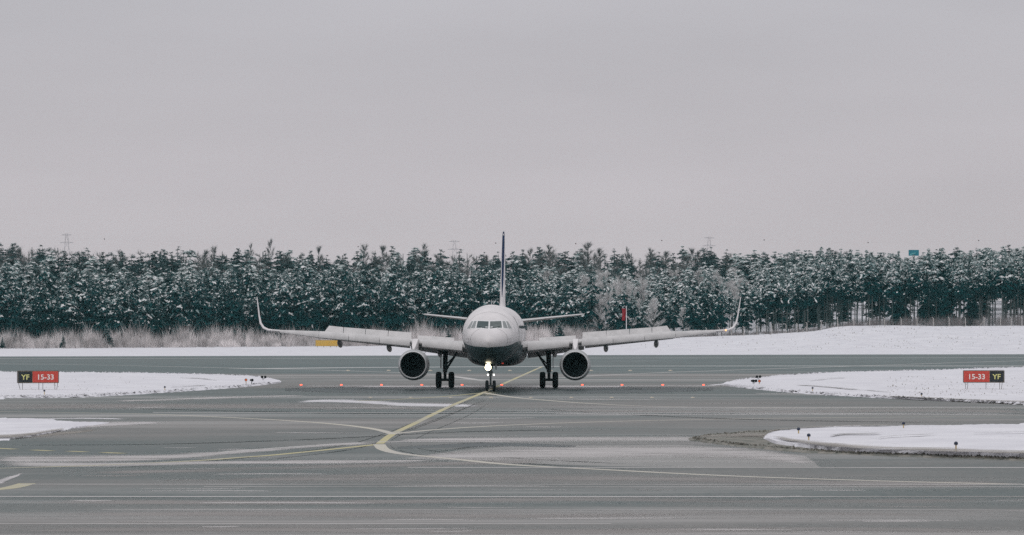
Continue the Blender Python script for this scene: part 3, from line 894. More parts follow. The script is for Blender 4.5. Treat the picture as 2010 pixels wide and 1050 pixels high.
for sgn in (-1, 1):
    mb = MB()
    mb.loft([airfoil(x, sgn) for x in (1.0, 1.98, 3.5, 5, 6.4, 8, 10, 12, 14, 15.5, 16.6)])
    wing = mb.build('wing', M['grey_wing'], plane, smooth=True)
    # slats, out and drooped
    def slat(x0, x1, k0, k1):
        def prof(x, k):
            le, c, z, th = wing_sec(x)
            e = k / 0.31
            # cross-section: nose low and ahead, trailing edge tucked up over the wing
            P = [(-.02, .30), (-.20, .22), (-.36, .06), (-.44, -.12), (-.44, -.24), (-.36, -.31), (-.30, -.24), (-.24, -.06), (-.10, .14), (-.01, .27)]
            return [Vector((sgn * x, le + a * e, z + b * e)) for a, b in P]
        nseg = 3
        m_ = MB()
        m_.loft([prof(x0 + (x1 - x0) * i / nseg, k0 + (k1 - k0) * i / nseg) for i in range(nseg + 1)])
        return m_.build('slat', M['grey_wing'], wing, smooth=True)
    slat(2.35, 5.30, .33, .285)
    slat(6.20, 8.45, .315, .30)
    slat(8.48, 10.75, .30, .285)
    slat(10.78, 13.0, .285, .27)
    slat(13.03, 16.0, .255, .10)
    # spoilers, raised
    for x0, x1 in ((3.1, 5.75), (6.25, 7.95), (7.99, 9.65), (9.69, 11.3), (11.34, 12.85)):
        vs = []
        inner = x0 < 5
        ang = math.radians(44 if inner else 50)
        for x in (x0, x1):
            u0 = 0.66 if inner else 0.63
            hgt = 0.62 if inner else 0.78
            a = wing_at(x, sgn, u0, upper(x, u0) + .012)
            d = Vector((0, math.cos(ang), math.sin(ang)))
            nrm = Vector((0, -math.sin(ang), math.cos(ang))) * 0.04
            taper = 0.42 if (x == x1 and x1 > 12) else 0.0
            b = a + d * hgt - Vector((sgn * taper, 0, 0))
            vs += [a, b, a + nrm, b + nrm * 0.4]
        m_ = MB()
        m_.add(vs, [(0, 1, 5, 4), (2, 6, 7, 3), (0, 4, 6, 2), (1, 3, 7, 5), (0, 2, 3, 1), (4, 5, 7, 6)])
        m_.build('spoiler', M['grey_wing'], wing)
    # flaps, lowered
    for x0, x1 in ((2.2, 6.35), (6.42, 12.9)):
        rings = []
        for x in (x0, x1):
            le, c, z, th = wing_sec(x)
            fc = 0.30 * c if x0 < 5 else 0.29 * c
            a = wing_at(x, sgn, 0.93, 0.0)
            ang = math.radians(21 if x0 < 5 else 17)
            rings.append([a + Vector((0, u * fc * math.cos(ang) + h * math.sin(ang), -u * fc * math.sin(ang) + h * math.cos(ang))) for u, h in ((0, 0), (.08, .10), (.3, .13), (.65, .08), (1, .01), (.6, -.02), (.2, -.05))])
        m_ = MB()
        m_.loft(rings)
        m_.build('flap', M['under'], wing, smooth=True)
    # aileron, drooped a little
    rings = []
    for x in (12.98, 16.2):
        le, c, z, th = wing_sec(x)
        a = wing_at(x, sgn, 0.76, upper(x, .76))
        b = wing_at(x, sgn, 1.03, -0.05)
        rings.append([a + Vector((0, 0, .012)), b, wing_at(x, sgn, .76, -.06)])
    m_ = MB(); m_.loft(rings); m_.build('aileron', M['grey_wing'], wing)
    # flap track fairings under the wing
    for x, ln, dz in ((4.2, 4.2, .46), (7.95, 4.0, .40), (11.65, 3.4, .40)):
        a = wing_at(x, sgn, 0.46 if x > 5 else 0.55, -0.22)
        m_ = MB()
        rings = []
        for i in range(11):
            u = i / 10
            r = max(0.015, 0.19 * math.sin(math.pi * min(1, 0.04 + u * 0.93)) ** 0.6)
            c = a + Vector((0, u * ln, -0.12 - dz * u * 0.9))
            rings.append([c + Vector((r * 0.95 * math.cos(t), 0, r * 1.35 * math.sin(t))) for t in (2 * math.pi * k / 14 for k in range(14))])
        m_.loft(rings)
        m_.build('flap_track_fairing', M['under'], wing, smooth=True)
    # upswept wing-tip fence
    tip = wing_sec(16.6)
    prof = [(16.6, tip[2], 1.5, 0), (16.95, tip[2] + .05, 1.45, .18), (17.3, tip[2] + .2, 1.36, .40), (17.55, tip[2] + .55, 1.22, .72), (17.68, tip[2] + 1.1, 1.02, 1.12), (17.80, tip[2] + 1.8, .80, 1.62), (17.92, tip[2] + 2.48, .50, 2.15)]
    rings = []
    for i, (x, z, c, dy) in enumerate(prof):
        p0 = Vector((prof[max(i - 1, 0)][0], prof[max(i - 1, 0)][1], 0)); p1 = Vector((prof[min(i + 1, len(prof) - 1)][0], prof[min(i + 1, len(prof) - 1)][1], 0))
        d = (p1 - p0).normalized(); nx_, nz_ = -d.y, d.x
        y0 = tip[0] + dy
        tt = .115 * c * (1.0 if i < 4 else 0.8)
        rings.append([Vector((sgn * (x + nx_ * h * tt), y0 + u * c, z + nz_ * h * tt - (u * c * math.sin(INC) if i < 2 else 0))) for u, h in ((0, 0), (.06, .5), (.3, .62), (.65, .4), (1, 0), (.65, -.3), (.3, -.45), (.06, -.4))])
    m_ = MB(); m_.loft(rings)
    shk = m_.build('winglet', M['white'], wing, smooth=True)
    m_ = MB()
    m_.lathe([(0, .0), (0, .06), (-.07, .055), (-.11, .0)], 10, 'y', (sgn * 16.75, tip[0] - .02, tip[2] + .02))
    m_.build('navigation_light', M['nav_amber'] if sgn > 0 else M['lip'], wing, smooth=True)

    # engine
    ex, ey, ez = sgn * 5.755, 8.55, 1.74
    eng = bpy.data.objects.new('engine', None); COL.objects.link(eng); eng.parent = plane
    m_ = MB()
    m_.lathe([(0.06, 1.0), (0.25, 1.045), (0.6, 1.085), (1.2, 1.115), (2.0, 1.10), (2.8, 1.02), (3.3, .93), (3.32, .80), (2.9, .78)], 48, 'y', (ex, ey, ez))
    m_.build('nacelle', M['nacelle'], eng, smooth=True)
    m_ = MB()
    m_.lathe([(0.08, 1.004), (0.03, .985), (-0.015, .955), (-0.02, .93), (0.0, .905), (0.06, .885), (0.14, .875)], 48, 'y', (ex, ey, ez))
    m_.build('inlet_lip', M['lip'], eng, smooth=True)
    m_ = MB()
    m_.lathe([(0.14, .876), (0.45, .865), (0.95, .875), (1.25, .875)], 48, 'y', (ex, ey, ez))
    m_.lathe([(1.25, .877), (1.26, .0)], 48, 'y', (ex, ey, ez))
    m_.build('inlet_duct', M['duct'], eng, smooth=True)
    m_ = MB()
    for k in range(36):
        a = 2 * math.pi * k / 36
        rings = []
        for r, tw, ch in ((.22, .5, .10), (.5, .8, .13), (.86, 1.15, .15)):
            ca, sa = math.cos(a + 0.1 * (r - .5)), math.sin(a + 0.1 * (r - .5))
            rad = Vector((ca, 0, sa)); tan = Vector((-sa, 0, ca))
            d = (tan * math.sin(tw) + Vector((0, 1, 0)) * math.cos(tw)) * ch * .5
            c = Vector((ex, ey + 1.0, ez)) + rad * r
            rings.append([c - d, c + d])
        m_.loft(rings, cap=False, closed=False)
    o = m_.build('fan_blade', M['fan'], eng, fix=False)
    tag(o, kind='stuff')
    m_ = MB()
    m_.lathe([(0.62, .005), (0.68, .06), (0.80, .14), (0.95, .20), (1.1, .235)], 24, 'y', (ex, ey, ez))
    m_.build('spinner', M['fan'], eng, smooth=True)
    m_ = MB()
    m_.lathe([(2.9, .70), (3.6, .60), (4.3, .48), (4.32, .40), (4.9, .18), (5.2, .02)], 32, 'y', (ex, ey, ez))
    m_.build('core_nozzle', M['gear_grey'], eng, smooth=True)
    le, c, z, th = wing_sec(5.755)
    m_ = MB()
    m_.loft([[(ex - w, y, zb), (ex - w * .8, y, zt2), (ex + w * .8, y, zt2), (ex + w, y, zb)] for y, w, zb, zt2 in
             ((ey + .9, .05, ez + 1.06, ez + 1.12), (ey + 1.5, .17, ez + 1.0, ez + 1.36), (ey + 2.6, .22, ez + .9, ez + 1.62), (le - .5, .23, ez + .6, z + .28), (le + .9, .23, ez + .4, z + .30), (le + 3.0, .2, z - .75, z - .2))])
    m_.build('pylon', M['white'], eng, smooth=True)
    # strake on the inboard flank of the nacelle
    m_ = MB()
    a0 = math.radians(48)
    sx = -sgn
    p0 = Vector((ex + sx * 1.10 * math.cos(a0), ey + 1.0, ez + 1.10 * math.sin(a0)))
    dirn = Vector((sx * math.cos(a0), 0, math.sin(a0)))
    m_.loft([[p0, p0 + Vector((0, .02, 0)) + dirn * .01, p0 + Vector((0.012, .02, 0))], [p0 + Vector((0, .9, 0)), p0 + Vector((0, .9, 0)) + dirn * .26, p0 + Vector((0.012, .92, 0))], [p0 + Vector((0, 1.3, 0)), p0 + Vector((0, 1.25, 0)) + dirn * .28, p0 + Vector((0.012, 1.3, 0))]])
    m_.build('strake', M['nacelle'], eng)

    # main gear
    gx, gy = sgn * 3.795, 16.9
    gear = bpy.data.objects.new('main_landing_gear', None); COL.objects.link(gear); gear.parent = plane
    m_ = MB()
    m_.tube([(gx * 0.99, gy - .05, 2.75), (gx, gy, 1.15)], [.19, .17], 14)
    m_.tube([(gx, gy, 1.16), (gx, gy, .52)], [.115, .11], 12)
    m_.tube([(gx - .34, gy, .585), (gx + .34, gy, .585)], .10, 10)
    m_.build('strut', M['dark_metal'], gear, smooth=True)
    m_ = MB()
    m_.tube([(gx - sgn * .05, gy - .02, 1.25), (gx - sgn * 0.95, gy - .02, 2.72)], [.075, .085], 8)
    m_.tube([(gx - sgn * .1, gy - .1, 1.7), (gx - sgn * .58, gy - .1, 2.2)], .045, 8)
    m_.build('side_brace', M['dark_metal'], gear, smooth=True)
    m_ = MB()
    m_.tube([(gx, gy - .17, 1.2), (gx, gy - .46, .95), (gx, gy - .15, .62)], .045, 6)
    m_.build('torque_link', M['gear_grey'], gear, smooth=True)
    m_ = MB()
    m_.box((gx + sgn * .30, gy, 2.1), (.05, 1.1, 1.35))
    m_.build('gear_door', M['grey_wing'], gear)
    for dx in (-.465, .465):
        m_ = MB()
        R_, W_ = .585, .215
        m_.lathe([(-W_ * .85, .30), (-W_ * .98, .42), (-W_ * .9, .52), (-W_ * .6, .572), (-.10, .585), (-.095, .575), (-.075, .575), (-.07, .586), (.0, R_), (.07, .586), (.075, .575), (.095, .575), (.10, .585), (W_ * .6, .572), (W_ * .9, .52), (W_ * .98, .42), (W_ * .85, .30)], 36, 'x', (gx + dx, gy, .585), 0)
        m_.lathe([(-W_ * .85, .30), (-W_ * .55, .27), (-W_ * .5, .12), (-W_ * .7, .01)], 24, 'x', (gx + dx, gy, .585), 1)
        m_.lathe([(W_ * .85, .30), (W_ * .55, .27), (W_ * .5, .12), (W_ * .7, .01)], 24, 'x', (gx + dx, gy, .585), 1)
        m_.build('wheel', [M['tyre'], M['gear_grey']], gear, smooth=True)

# nose gear
ng = bpy.data.objects.new('nose_landing_gear', None); COL.objects.link(ng); ng.parent = plane
m_ = MB()
m_.tube([(0, -.18, 2.2), (0, -.05, 1.05)], [.105, .10], 12)
m_.tube([(0, -.05, 1.06), (0, 0, .38)], [.07, .065], 12)
m_.tube([(-.27, 0, .38), (.27, 0, .38)], .06, 8)
m_.build('strut', M['gear_grey'], ng, smooth=True)
m_ = MB()
m_.tube([(0, -.12, 1.35), (0, 1.05, 2.0)], .055, 8)
m_.build('drag_brace', M['gear_grey'], ng, smooth=True)
m_ = MB()
m_.tube([(0, -.16, 1.05), (0, -.40, .78), (0, -.08, .50)], .035, 6)
m_.build('torque_link', M['gear_grey'], ng, smooth=True)
m_ = MB()
m_.tube([(-.16, -.13, 1.32), (.16, -.13, 1.32)], .075, 10)
m_.build('steering_cylinder', M['gear_grey'], ng, smooth=True)
for dx in (-.25, .25):
    m_ = MB()
    W_ = .112
    m_.lathe([(-W_ * .8, .20), (-W_, .27), (-W_ * .9, .335), (-W_ * .55, .372), (0, .382), (W_ * .55, .372), (W_ * .9, .335), (W_, .27), (W_ * .8, .20)], 30, 'x', (dx, 0, .382), 0)
    for s in (-1, 1):
        m_.lathe([(s * W_ * .8, .20), (s * W_ * .5, .17), (s * W_ * .6, .01)], 20, 'x', (dx, 0, .382), 1)
    m_.build('wheel', [M['tyre'], M['gear_grey']], ng, smooth=True)
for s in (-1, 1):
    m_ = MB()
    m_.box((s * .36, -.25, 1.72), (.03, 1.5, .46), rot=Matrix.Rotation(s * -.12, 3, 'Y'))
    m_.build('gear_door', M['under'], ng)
# lamps on the nose leg: one bright taxi light, two small turn-off lights
def lamp(x, y, z, r, mat):
    m_ = MB()
    m_.lathe([(.16, .02), (.10, r * .6), (0.0, r * 1.12), (-.02, r * 1.12), (-.02, r)], 20, 'y', (x, y, z), 0)
    m_.lathe([(-.016, r), (-.03, r * .7), (-.036, .005)], 20, 'y', (x, y, z), 1)
    return m_.build('landing_light', [M['gear_grey'], mat], ng, smooth=True)
lamp(-.16, -.36, 1.66, .21, M['landing'])
lamp(.10, -.36, 1.66, .08, M['gear_grey'])
lamp(-.17, -.28, 1.14, .055, M['lamp_small'])
lamp(.24, -.28, 1.14, .055, M['lamp_small'])

# fin and tailplane
def fin_ring(z, le, c, th):
    return [Vector((th * h, le + u * c, z)) for u, h in ((0, 0), (.03, .35), (.12, .75), (.3, 1), (.6, .75), (1, .02), (.6, -.75), (.3, -1), (.12, -.75), (.03, -.35))]
mb = MB()
FZ = [(5.45, 29.2, 7.6, .40), (5.95, 30.6, 6.6, .26), (6.35, 31.4, 5.9, .215), (8.0, 32.85, 4.75, .185), (10.0, 34.55, 3.45, .14), (11.6, 35.95, 2.35, .10), (11.92, 36.35, 1.85, .05)]
mb.loft([fin_ring(*f) for f in FZ])
fin = mb.build('fin', M['white'], plane, smooth=True)
# the blue tail emblem, cut narrow so the white flanks stand in for sheen
mb = MB()
rows_ = []
UH = ([0, .03, .12, .3, .6, 1], [0, .35, .75, 1, .75, .02])
for z in np.linspace(6.75, 11.85, 16):
    le, c, th = [float(np.interp(z, [f[0] for f in FZ], [f[k] for f in FZ])) for k in (1, 2, 3)]
    k = (z - 6.75) / 5.1
    u1 = 0.004 + 0.034 * min(1, k * 3.5) + 0.14 * max(0, k - .25)
    row = []
    for j in range(-8, 9):
        u = u1 * abs(j / 8)
        hh = float(np.interp(u, *UH)) * th
        row.append(Vector((math.copysign(hh + .008, j) if j else 0.0, le + u * c - .008, z)))
    rows_.append(row)
mb.loft(rows_, cap=False, closed=False)
mb.build('tail_emblem', M['blue'], fin, smooth=True)
for sgn in (-1, 1):
    mb = MB()
    rings = []
    for x, le, c, z, th in ((.5, 32.9, 3.7, 4.80, .17), (1.2, 33.3, 3.4, 4.88, .155), (3.5, 34.6, 2.5, 5.14, .11), (6.1, 36.05, 1.45, 5.42, .07), (6.25, 36.3, 1.1, 5.44, .03)):
        rings.append([Vector((sgn * x, le + u * c, z + h * th)) for u, h in ((0, 0), (.03, .4), (.2, .9), (.4, 1), (.7, .6), (1, .03), (.7, -.6), (.4, -1), (.2, -.9), (.03, -.4))])
    mb.loft(rings)
    mb.build('tailplane', M['grey_wing'], plane, smooth=True)

# ------------------------------------------------------------------ airfield furniture
def text_mesh(body, size, bold=0.0):
    cu = bpy.data.curves.new('lettering', 'FONT')
    cu.body = body
    cu.size = size
    cu.offset = bold
    cu.align_x = 'CENTER'
    cu.extrude = 0.004
    o = bpy.data.objects.new('tmp', cu)
    COL.objects.link(o)
    bpy.context.view_layer.update()
    me = bpy.data.meshes.new_from_object(o.evaluated_get(bpy.context.evaluated_depsgraph_get()))
    bpy.data.objects.remove(o)
    bpy.data.curves.remove(cu)
    me.name = 'lettering'
    return me
M['sign_red'] = plain('sign_red', (0.56, 0.062, 0.042), (0.50, 0.055, 0.038), 3, 0.45)
M['sign_black'] = plain('sign_black', (0.012, 0.018, 0.022), (0.008, 0.012, 0.016), 3, 0.45)
M['sign_frame'] = plain('sign_frame', (0.14, 0.12, 0.11), (0.10, 0.09, 0.08), 4, 0.5)
M['sign_side'] = plain('sign_side', (0.60, 0.50, 0.30), (0.52, 0.44, 0.28), 4, 0.5)
M['letter_white'] = plain('letter_white', (0.80, 0.78, 0.74), (0.76, 0.74, 0.70), 4, 0.5)
M['letter_yellow'] = plain('letter_yellow', (0.70, 0.68, 0.26), (0.64, 0.62, 0.24), 4, 0.5)
def runway_sign(label, px, py, rz, black_left, legs):
    g = G(px, py)
    s = thing('runway_sign', label, 'sign', (g.x, g.y, 0.10), rz, 'runway holding position signs')
    W_, H_, D_, z0 = 2.78, 0.79, 0.30, 0.50
    wb = 0.98
    mb = MB()
    mb.box((0, 0, z0 + H_ / 2), (W_, D_, H_))
    for x in (-W_ / 2 - .02, W_ / 2 + .02):
        mb.box((x, 0, z0 + H_ / 2), (.04, D_ + .03, H_ + .04), 1)
    mb.box((0, 0, z0 + H_ + .02), (W_ - .01, D_ + .03, .035), 1)
    mb.box((0, 0, z0 - .02), (W_ - .01, D_ + .03, .035), 1)
    mb.build('housing', [M['sign_side'], M['sign_frame']], s)
    sx = -1 if black_left else 1
    xb = sx * (W_ / 2 - wb / 2)
    xr = -sx * (wb / 2)
    for nm, x, w, mt in (('black_panel', xb, wb - .02, 'sign_black'), ('red_panel', xr, W_ - wb - .02, 'sign_red')):
        mb = MB(); mb.box((x, -D_ / 2 - .012, z0 + H_ / 2), (w, .02, H_ - .03)); mb.build(nm, M[mt], s)
    for body, x, sz, mt in (('YF', xb, .50, 'letter_yellow'), ('15-33', xr, .50, 'letter_white')):
        me = text_mesh(body, sz, 0.008)
        o = link('lettering', me, M[mt], s)
        o.rotation_euler = (math.radians(90), 0, 0)
        o.location = (x, -D_ / 2 - .028, z0 + H_ / 2 - sz * 0.36)
        o.scale = (1.04, 1, 1)
    for x, lean in legs:
        mb = MB()
        mb.tube([(x, 0, z0), (x + lean, 0, -.12)], .018, 6)
        mb.build('leg', M['sign_frame'], s)
    if not black_left:     # snow lying on the top of the box
        mb = MB()
        mb.loft([[(x, -D_ / 2 - .01, z0 + H_ + .03), (x, -D_ / 4, z0 + H_ + .03 + h), (x, D_ / 4, z0 + H_ + .03 + h), (x, D_ / 2, z0 + H_ + .03)] for x, h in
                 ((-W_ / 2, .03), (-.6, .05), (.2, .06), (.8, .11), (1.1, .13), (W_ / 2, .08))])
        mb.build('snow_cap', M['snow'], s, smooth=True)
    return s
runway_sign('black and red runway sign with its black YF panel on the left end', 74.5, 768, math.radians(16), True,
            ((-1.36, .16), (-1.07, 0), (0.06, 0), (.34, 0), (1.16, .03), (1.38, -.1)))
runway_sign('black and red runway sign with its black YF panel on the right end', 1931, 767, math.radians(-9), False,
            ((-1.30, .08), (-1.1, -.03), (0.15, 0), (1.10, 0), (1.28, -.08)))

M['post_yellow'] = plain('post_yellow', (0.56, 0.42, 0.20), (0.46, 0.36, 0.2), 8, 0.6)
M['lens_blue'] = plain('lens_blue', (0.008, 0.018, 0.05), (0.006, 0.012, 0.03), 8, 0.2)
def edge_light_proto():
    mb = MB(); mb.tube([(0, 0, -.1), (0, 0, .27)], .032, 8)
    mb.lathe([(0, .07), (.025, .065), (.03, .03)], 10, 'z', (0, 0, 0.0))
    p = mb.build('post', M['post_yellow'])
    mb = MB(); mb.lathe([(.26, .05), (.27, .085), (.33, .092), (.38, .075), (.405, .04), (.415, .002)], 14, 'z')
    l = mb.build('lens', M['lens_blue'], smooth=True)
    return p, l
EL_P, EL_L = edge_light_proto()
first_el = [True]
def edge_light(label, px, py, z, sc=0.78):
    g = G(px, py)
    t = thing('edge_light', label, 'edge light', (g.x, g.y, z), 0, 'blue taxiway edge lights')
    t.scale = (sc, sc, sc)
    for src in (EL_P, EL_L):
        o = src if first_el[0] else src.copy()
        if not first_el[0]:
            COL.objects.link(o)
        o.parent = t
    first_el[0] = False
edge_light('small dark edge light in front of the sign with YF on its left end', 87, 778, .11)
edge_light('small dark edge light alone between the left sign and the bank tip', 323.5, 769.5, .09)
edge_light('small dark edge light beside the dark wheel rut on the right snow bank', 1595, 771.5, .09)
edge_light('small dark edge light left of the sign with YF on its right end', 1809, 783.5, .07)
edge_light('blue topped edge light nearest the tip of the lowest snow bank, far edge', 1567.5, 859.5, .10)
edge_light('blue topped edge light nearest the tip of the lowest snow bank, near edge', 1587.5, 874, .12)
edge_light('blue topped edge light standing alone on the far edge of the lowest snow bank', 1773.5, 847.5, .10)
edge_light('blue topped edge light closest to the camera on the lowest snow bank', 1876.5, 893.5, .15)

# elevated guard lights: hooded lamp pairs on short legs
M['hood'] = plain('lamp_hood_black', (0.010, 0.013, 0.015), (0.007, 0.009, 0.01), 6, 0.6)
M['amber_glass'] = emit('guard_light_lamp', (0.62, 0.14, 0.05), 0.35)
def guard_light(label, px, py, z, face, lamps=2, lit=False, rz=0.0):
    g = G(px, py)
    t = thing('runway_guard_light', label, 'guard light', (g.x, g.y, z), rz, 'elevated guard lights at the snow bank tips')
    xs_ = (-.13, .13) if lamps == 2 else (0.0,)
    mb = MB()
    if lamps == 2:
        mb.tube([(-.13, 0, .20), (.13, 0, .20)], .02, 6)
        mb.tube([(0, 0, -.1), (0, 0, .20)], .022, 6)
        mb.tube([(-.09, 0, -.1), (-.09, 0, .20)], .016, 6)
    else:
        mb.tube([(0.05, 0, -.1), (0.0, 0, .22)], .018, 6)
        mb.tube([(-.05, 0, -.1), (0.0, 0, .22)], .018, 6)
    mb.build('stand', M['post_yellow'] if lit else M['gear_grey'], t)
    for x in xs_:
        mb = MB()
        mb.lathe([(.16, .02), (.14, .075), (.0, .095), (-.10, .11), (-.10, .095), (-.03, .088)], 18, 'y', (x, 0, .31), 0)
        mb.lathe([(-.03, .088), (-.045, .05), (-.05, .003)], 18, 'y', (x, 0, .31), 1)
        mb.build('lamp', [M['hood'], M['amber_glass'] if lit else M['hood']], t, smooth=True)
guard_light('pair of black hooded lamps at the pointed tip of the left snow bank', 517.5, 748.8, .06, 0, rz=.1)
guard_light('single orange lamp on short legs near the tip of the long snow bank', 483, 755.5, .08, 0, 1, True)
guard_light('single black hooded lamp beside the orange lamp on the left snow bank', 494, 756, .08, 0, 1, False, .8)
guard_light('pair of black hooded lamps at the tip of the right snow bank', 1489, 747.5, .04, 0, rz=-.1)
guard_light('yellow legged lamp pair just below the black pair on the right bank', 1480, 757, .06, 0, 2, False, .5)
guard_light('single orange lamp just below the black pair on the right bank', 1490.5, 757.5, .06, 0, 1, True)

# the lit red stop bar, three metres apart along the holding line
mb = MB(); mb.lathe([(-.01, .17), (.025, .16), (.035, .11)], 18, 'z')
rim0 = mb.build('rim', M['stop_rim'], smooth=True)
mb = MB(); mb.lathe([(.030, .10), (.07, .092), (.10, .06), (.11, .003)], 16, 'z')
lens0 = mb.build('lens', M['stop_red'], smooth=True)
stops = [(591, 'red stop bar light nearest the tip of the long snow bank'), (670, 'second red stop bar light from the tip of the long snow bank'),
         (749, 'red stop bar light just outside the engine on the left'), (828, 'red stop bar light under the engine on the left'),
         (907, 'red stop bar light between the left main wheels and the nose wheels'), (985, 'red stop bar light by the yellow line just beside the nose wheels'),
         (1063, 'red stop bar light behind the main wheels on the right'), (1143, 'red stop bar light under the engine on the right'),
         (1221, 'red stop bar light just outside the engine on the right'), (1301, 'second red stop bar light from the curved snow bank on the right'),
         (1381, 'red stop bar light nearest the curved snow bank on the right')]
for i, (x, lb) in enumerate(stops):
    g = G(x, 757.2)
    t = thing('stop_bar_light', lb, 'stop bar light', (g.x, g.y, 0.012), 0, 'red stop bar lights across the taxiway')
    for src in (rim0, lens0):
        o = src if i == 0 else src.copy()
        if i: COL.objects.link(o)
        o.parent = t
# unlit pavement lights behind and in front of the bar
mb = MB(); mb.lathe([(0, .14), (.035, .12), (.06, .07), (.065, .003)], 14, 'z')
il0 = mb.build('inset_light', plain('inset_light_brass', (0.52, 0.46, 0.36), (0.40, 0.36, 0.30), 9, 0.4), smooth=True)
k = 0
for row, xs_ in ((781.0, (727.5, 806.3, 884.7, 964, 1042, 1121.7, 1200.8, 1280, 1359.8)), (728.0, (683, 763, 845, 921, 1001, 1081, 1160, 1237, 1316))):
    for x in xs_:
        g = G(x, row)
        o = il0 if k == 0 else il0.copy()
        if k: COL.objects.link(o)
        if row < 750: o.scale = (1.6, 1.6, 1.6)
        else: o.scale = (1, 1, 1)
        o.location = (g.x, g.y, 0.004)
        tag(o, 'unlit pavement light %s the red stop bar, %s from the left' % ('before' if row > 750 else 'beyond', ['first', 'second', 'third', 'fourth', 'fifth', 'sixth', 'seventh', 'eighth', 'ninth'][k % 9]), 'pavement light',
            'unlit pavement lights %s the stop bar' % ('before' if row > 750 else 'beyond'))
        k += 1

# windsock on its pole
M['wind_red'] = plain('windsock_red', (0.30, 0.022, 0.030), (0.20, 0.014, 0.02), 2.5, 0.8, 0.1)
M['pole_white'] = plain('pole_white', (0.72, 0.72, 0.73), (0.62, 0.62, 0.63), 2, 0.5)
WY = 868.0
WX = (1229.5 - 1005) * WY / F_PX
wz = gz(WX, WY)
ws = thing('windsock', 'limp dark red windsock hanging from a white pole before the pines', 'windsock', (WX, WY, wz))
top = CAM_H + (645 - 601) * WY / F_PX - wz
mb = MB(); mb.tube([(0, 0, -.2), (0, 0, top)], [.11, .075], 10)
mb.build('pole', M['pole_white'], ws, smooth=True)
mb = MB(); mb.tube([(0, 0, top - .3), (-.45, 0, top + .05), (-.8, 0, top - .15)], .04, 6)
mb.lathe([(-.05, .30), (.05, .30)], 14, 'z', (-.55, 0, top - .45))
mb.build('bracket', M['pole_white'], ws)
mb = MB()
rings = []
for i in range(12):
    u = i / 11
    rr = .42 - .12 * u
    rings.append([(-.55 + .05 * math.sin(u * 5) + rr * (1 + .14 * math.sin(3 * t + u * 4)) * math.cos(t), rr * .75 * math.sin(t), top - .45 - 2.55 * u) for t in (2 * math.pi * q_ / 14 for q_ in range(14))])
mb.loft(rings, cap=False)
mb.build('sleeve', M['wind_red'], ws, smooth=True)

# yellow board standing at the edge of the bushes
M['board_yellow'] = plain('board_yellow', (0.62, 0.37, 0.055), (0.55, 0.36, 0.08), 1.2, 0.55)
YB = 866.0
yb = thing('yellow_board', 'long low yellow board on short legs at the edge of the frosted bushes', 'board', ((642 - 1005) * YB / F_PX, YB, gz((642 - 1005) * YB / F_PX, YB)))
mb = MB(); mb.box((0, 0, .86), (4.7, .35, 1.15)); mb.build('panel', M['board_yellow'], yb)
mb = MB()
for x in (-2.38, 2.38):
    mb.box((x, 0, .86), (.07, .40, 1.24))
for z in (.25, 1.47):
    mb.box((0, 0, z), (4.69, .40, .06))
mb.build('frame', plain('board_edge', (0.50, 0.38, 0.16), None, 3, .6), yb)
for x in (-2.0, -.7, .7, 2.0):
    mb = MB(); mb.box((x, 0.0, .05), (.10, .12, .36)); mb.build('leg', M['sign_frame'], yb)

# perimeter fence on the snow mound: concrete posts with cranked tops, thin wires
M['post_conc'] = plain('fence_concrete', (0.52, 0.49, 0.47), (0.42, 0.40, 0.385), 2, 0.85, 0.1)
M['wire'] = plain('fence_wire', (0.28, 0.28, 0.28), None, 2, 0.6)
FY = 906.0
fence = thing('perimeter_fence', 'airfield fence of pale posts with cranked tops and thin wires before the pines', 'fence', ((1660 - 1005) * FY / F_PX, FY, 0))
fpx = [1230, 1262, 1294, 1327, 1352, 1387, 1412, 1436, 1460, 1486, 1515, 1543, 1565, 1584, 1612, 1644, 1676, 1707, 1736, 1769, 1800, 1832, 1863, 1895, 1932, 1964, 1985, 2006, 2036, 2068]
tops = []
fx0 = fence.location.x
for i, px in enumerate(fpx):
    X = (px - 1005) * FY / F_PX
    z = gz(X, FY)
    mb = MB()
    hh = 1.75
    mb.box((X - fx0, 0, z + hh / 2 - .2), (.15, .13, hh + .4))
    mb.box((X - fx0 - .11, .0, z + hh + .13), (.12, .11, .42), rot=Matrix.Rotation(math.radians(-38), 3, 'Y'))
    mb.build('post', M['post_conc'], fence)
    tops.append((X - fx0, z))
    if i in (5, 13, 24):
        mb = MB()
        mb.tube([(X - fx0, .02, z + 1.2), (X - fx0 - 1.1, .02, z - .1)], .07, 6)
        mb.build('brace', M['post_conc'], fence)
mb = MB()
for hgt in (.35, .75, 1.15, 1.55):
    mb.tube([(x, -.08, z + hgt) for x, z in tops], .011, 4)
o = mb.build('wire', M['wire'], fence)
tag(o, kind='stuff')

# ------------------------------------------------------------------ trees
def mk_mat_foliage(name, c1, c2, rnd=0.3, rough=0.85, scale=0.35):
    m, t, b = new_mat(name)
    oi = N(t, 'ShaderNodeObjectInfo')
    f = rng_map(t, noise(t, scale, 4, vec=pos(t)), 0.3, 0.7)
    f = math_n(t, 'ADD', math_n(t, 'MULTIPLY', f, 1 - rnd), math_n(t, 'MULTIPLY', oi.outputs['Random'], rnd))
    t.links.new(mix_col(t, f, c1, c2), b.inputs['Base Color'])
    b.inputs['Roughness'].default_value = rough
    b.inputs['Specular IOR Level'].default_value = 0.1
    return m
M['needles'] = mk_mat_foliage('pine_needles', (0.001, 0.042, 0.047), (0.005, 0.066, 0.070))
M['needles_far'] = mk_mat_foliage('far_needles', (0.034, 0.074, 0.077), (0.050, 0.090, 0.091))  # paler than the near needles: distance haze put into the colour
M['rime'] = mk_mat_foliage('rimed_needles', (0.16, 0.255, 0.255), (0.36, 0.43, 0.425))
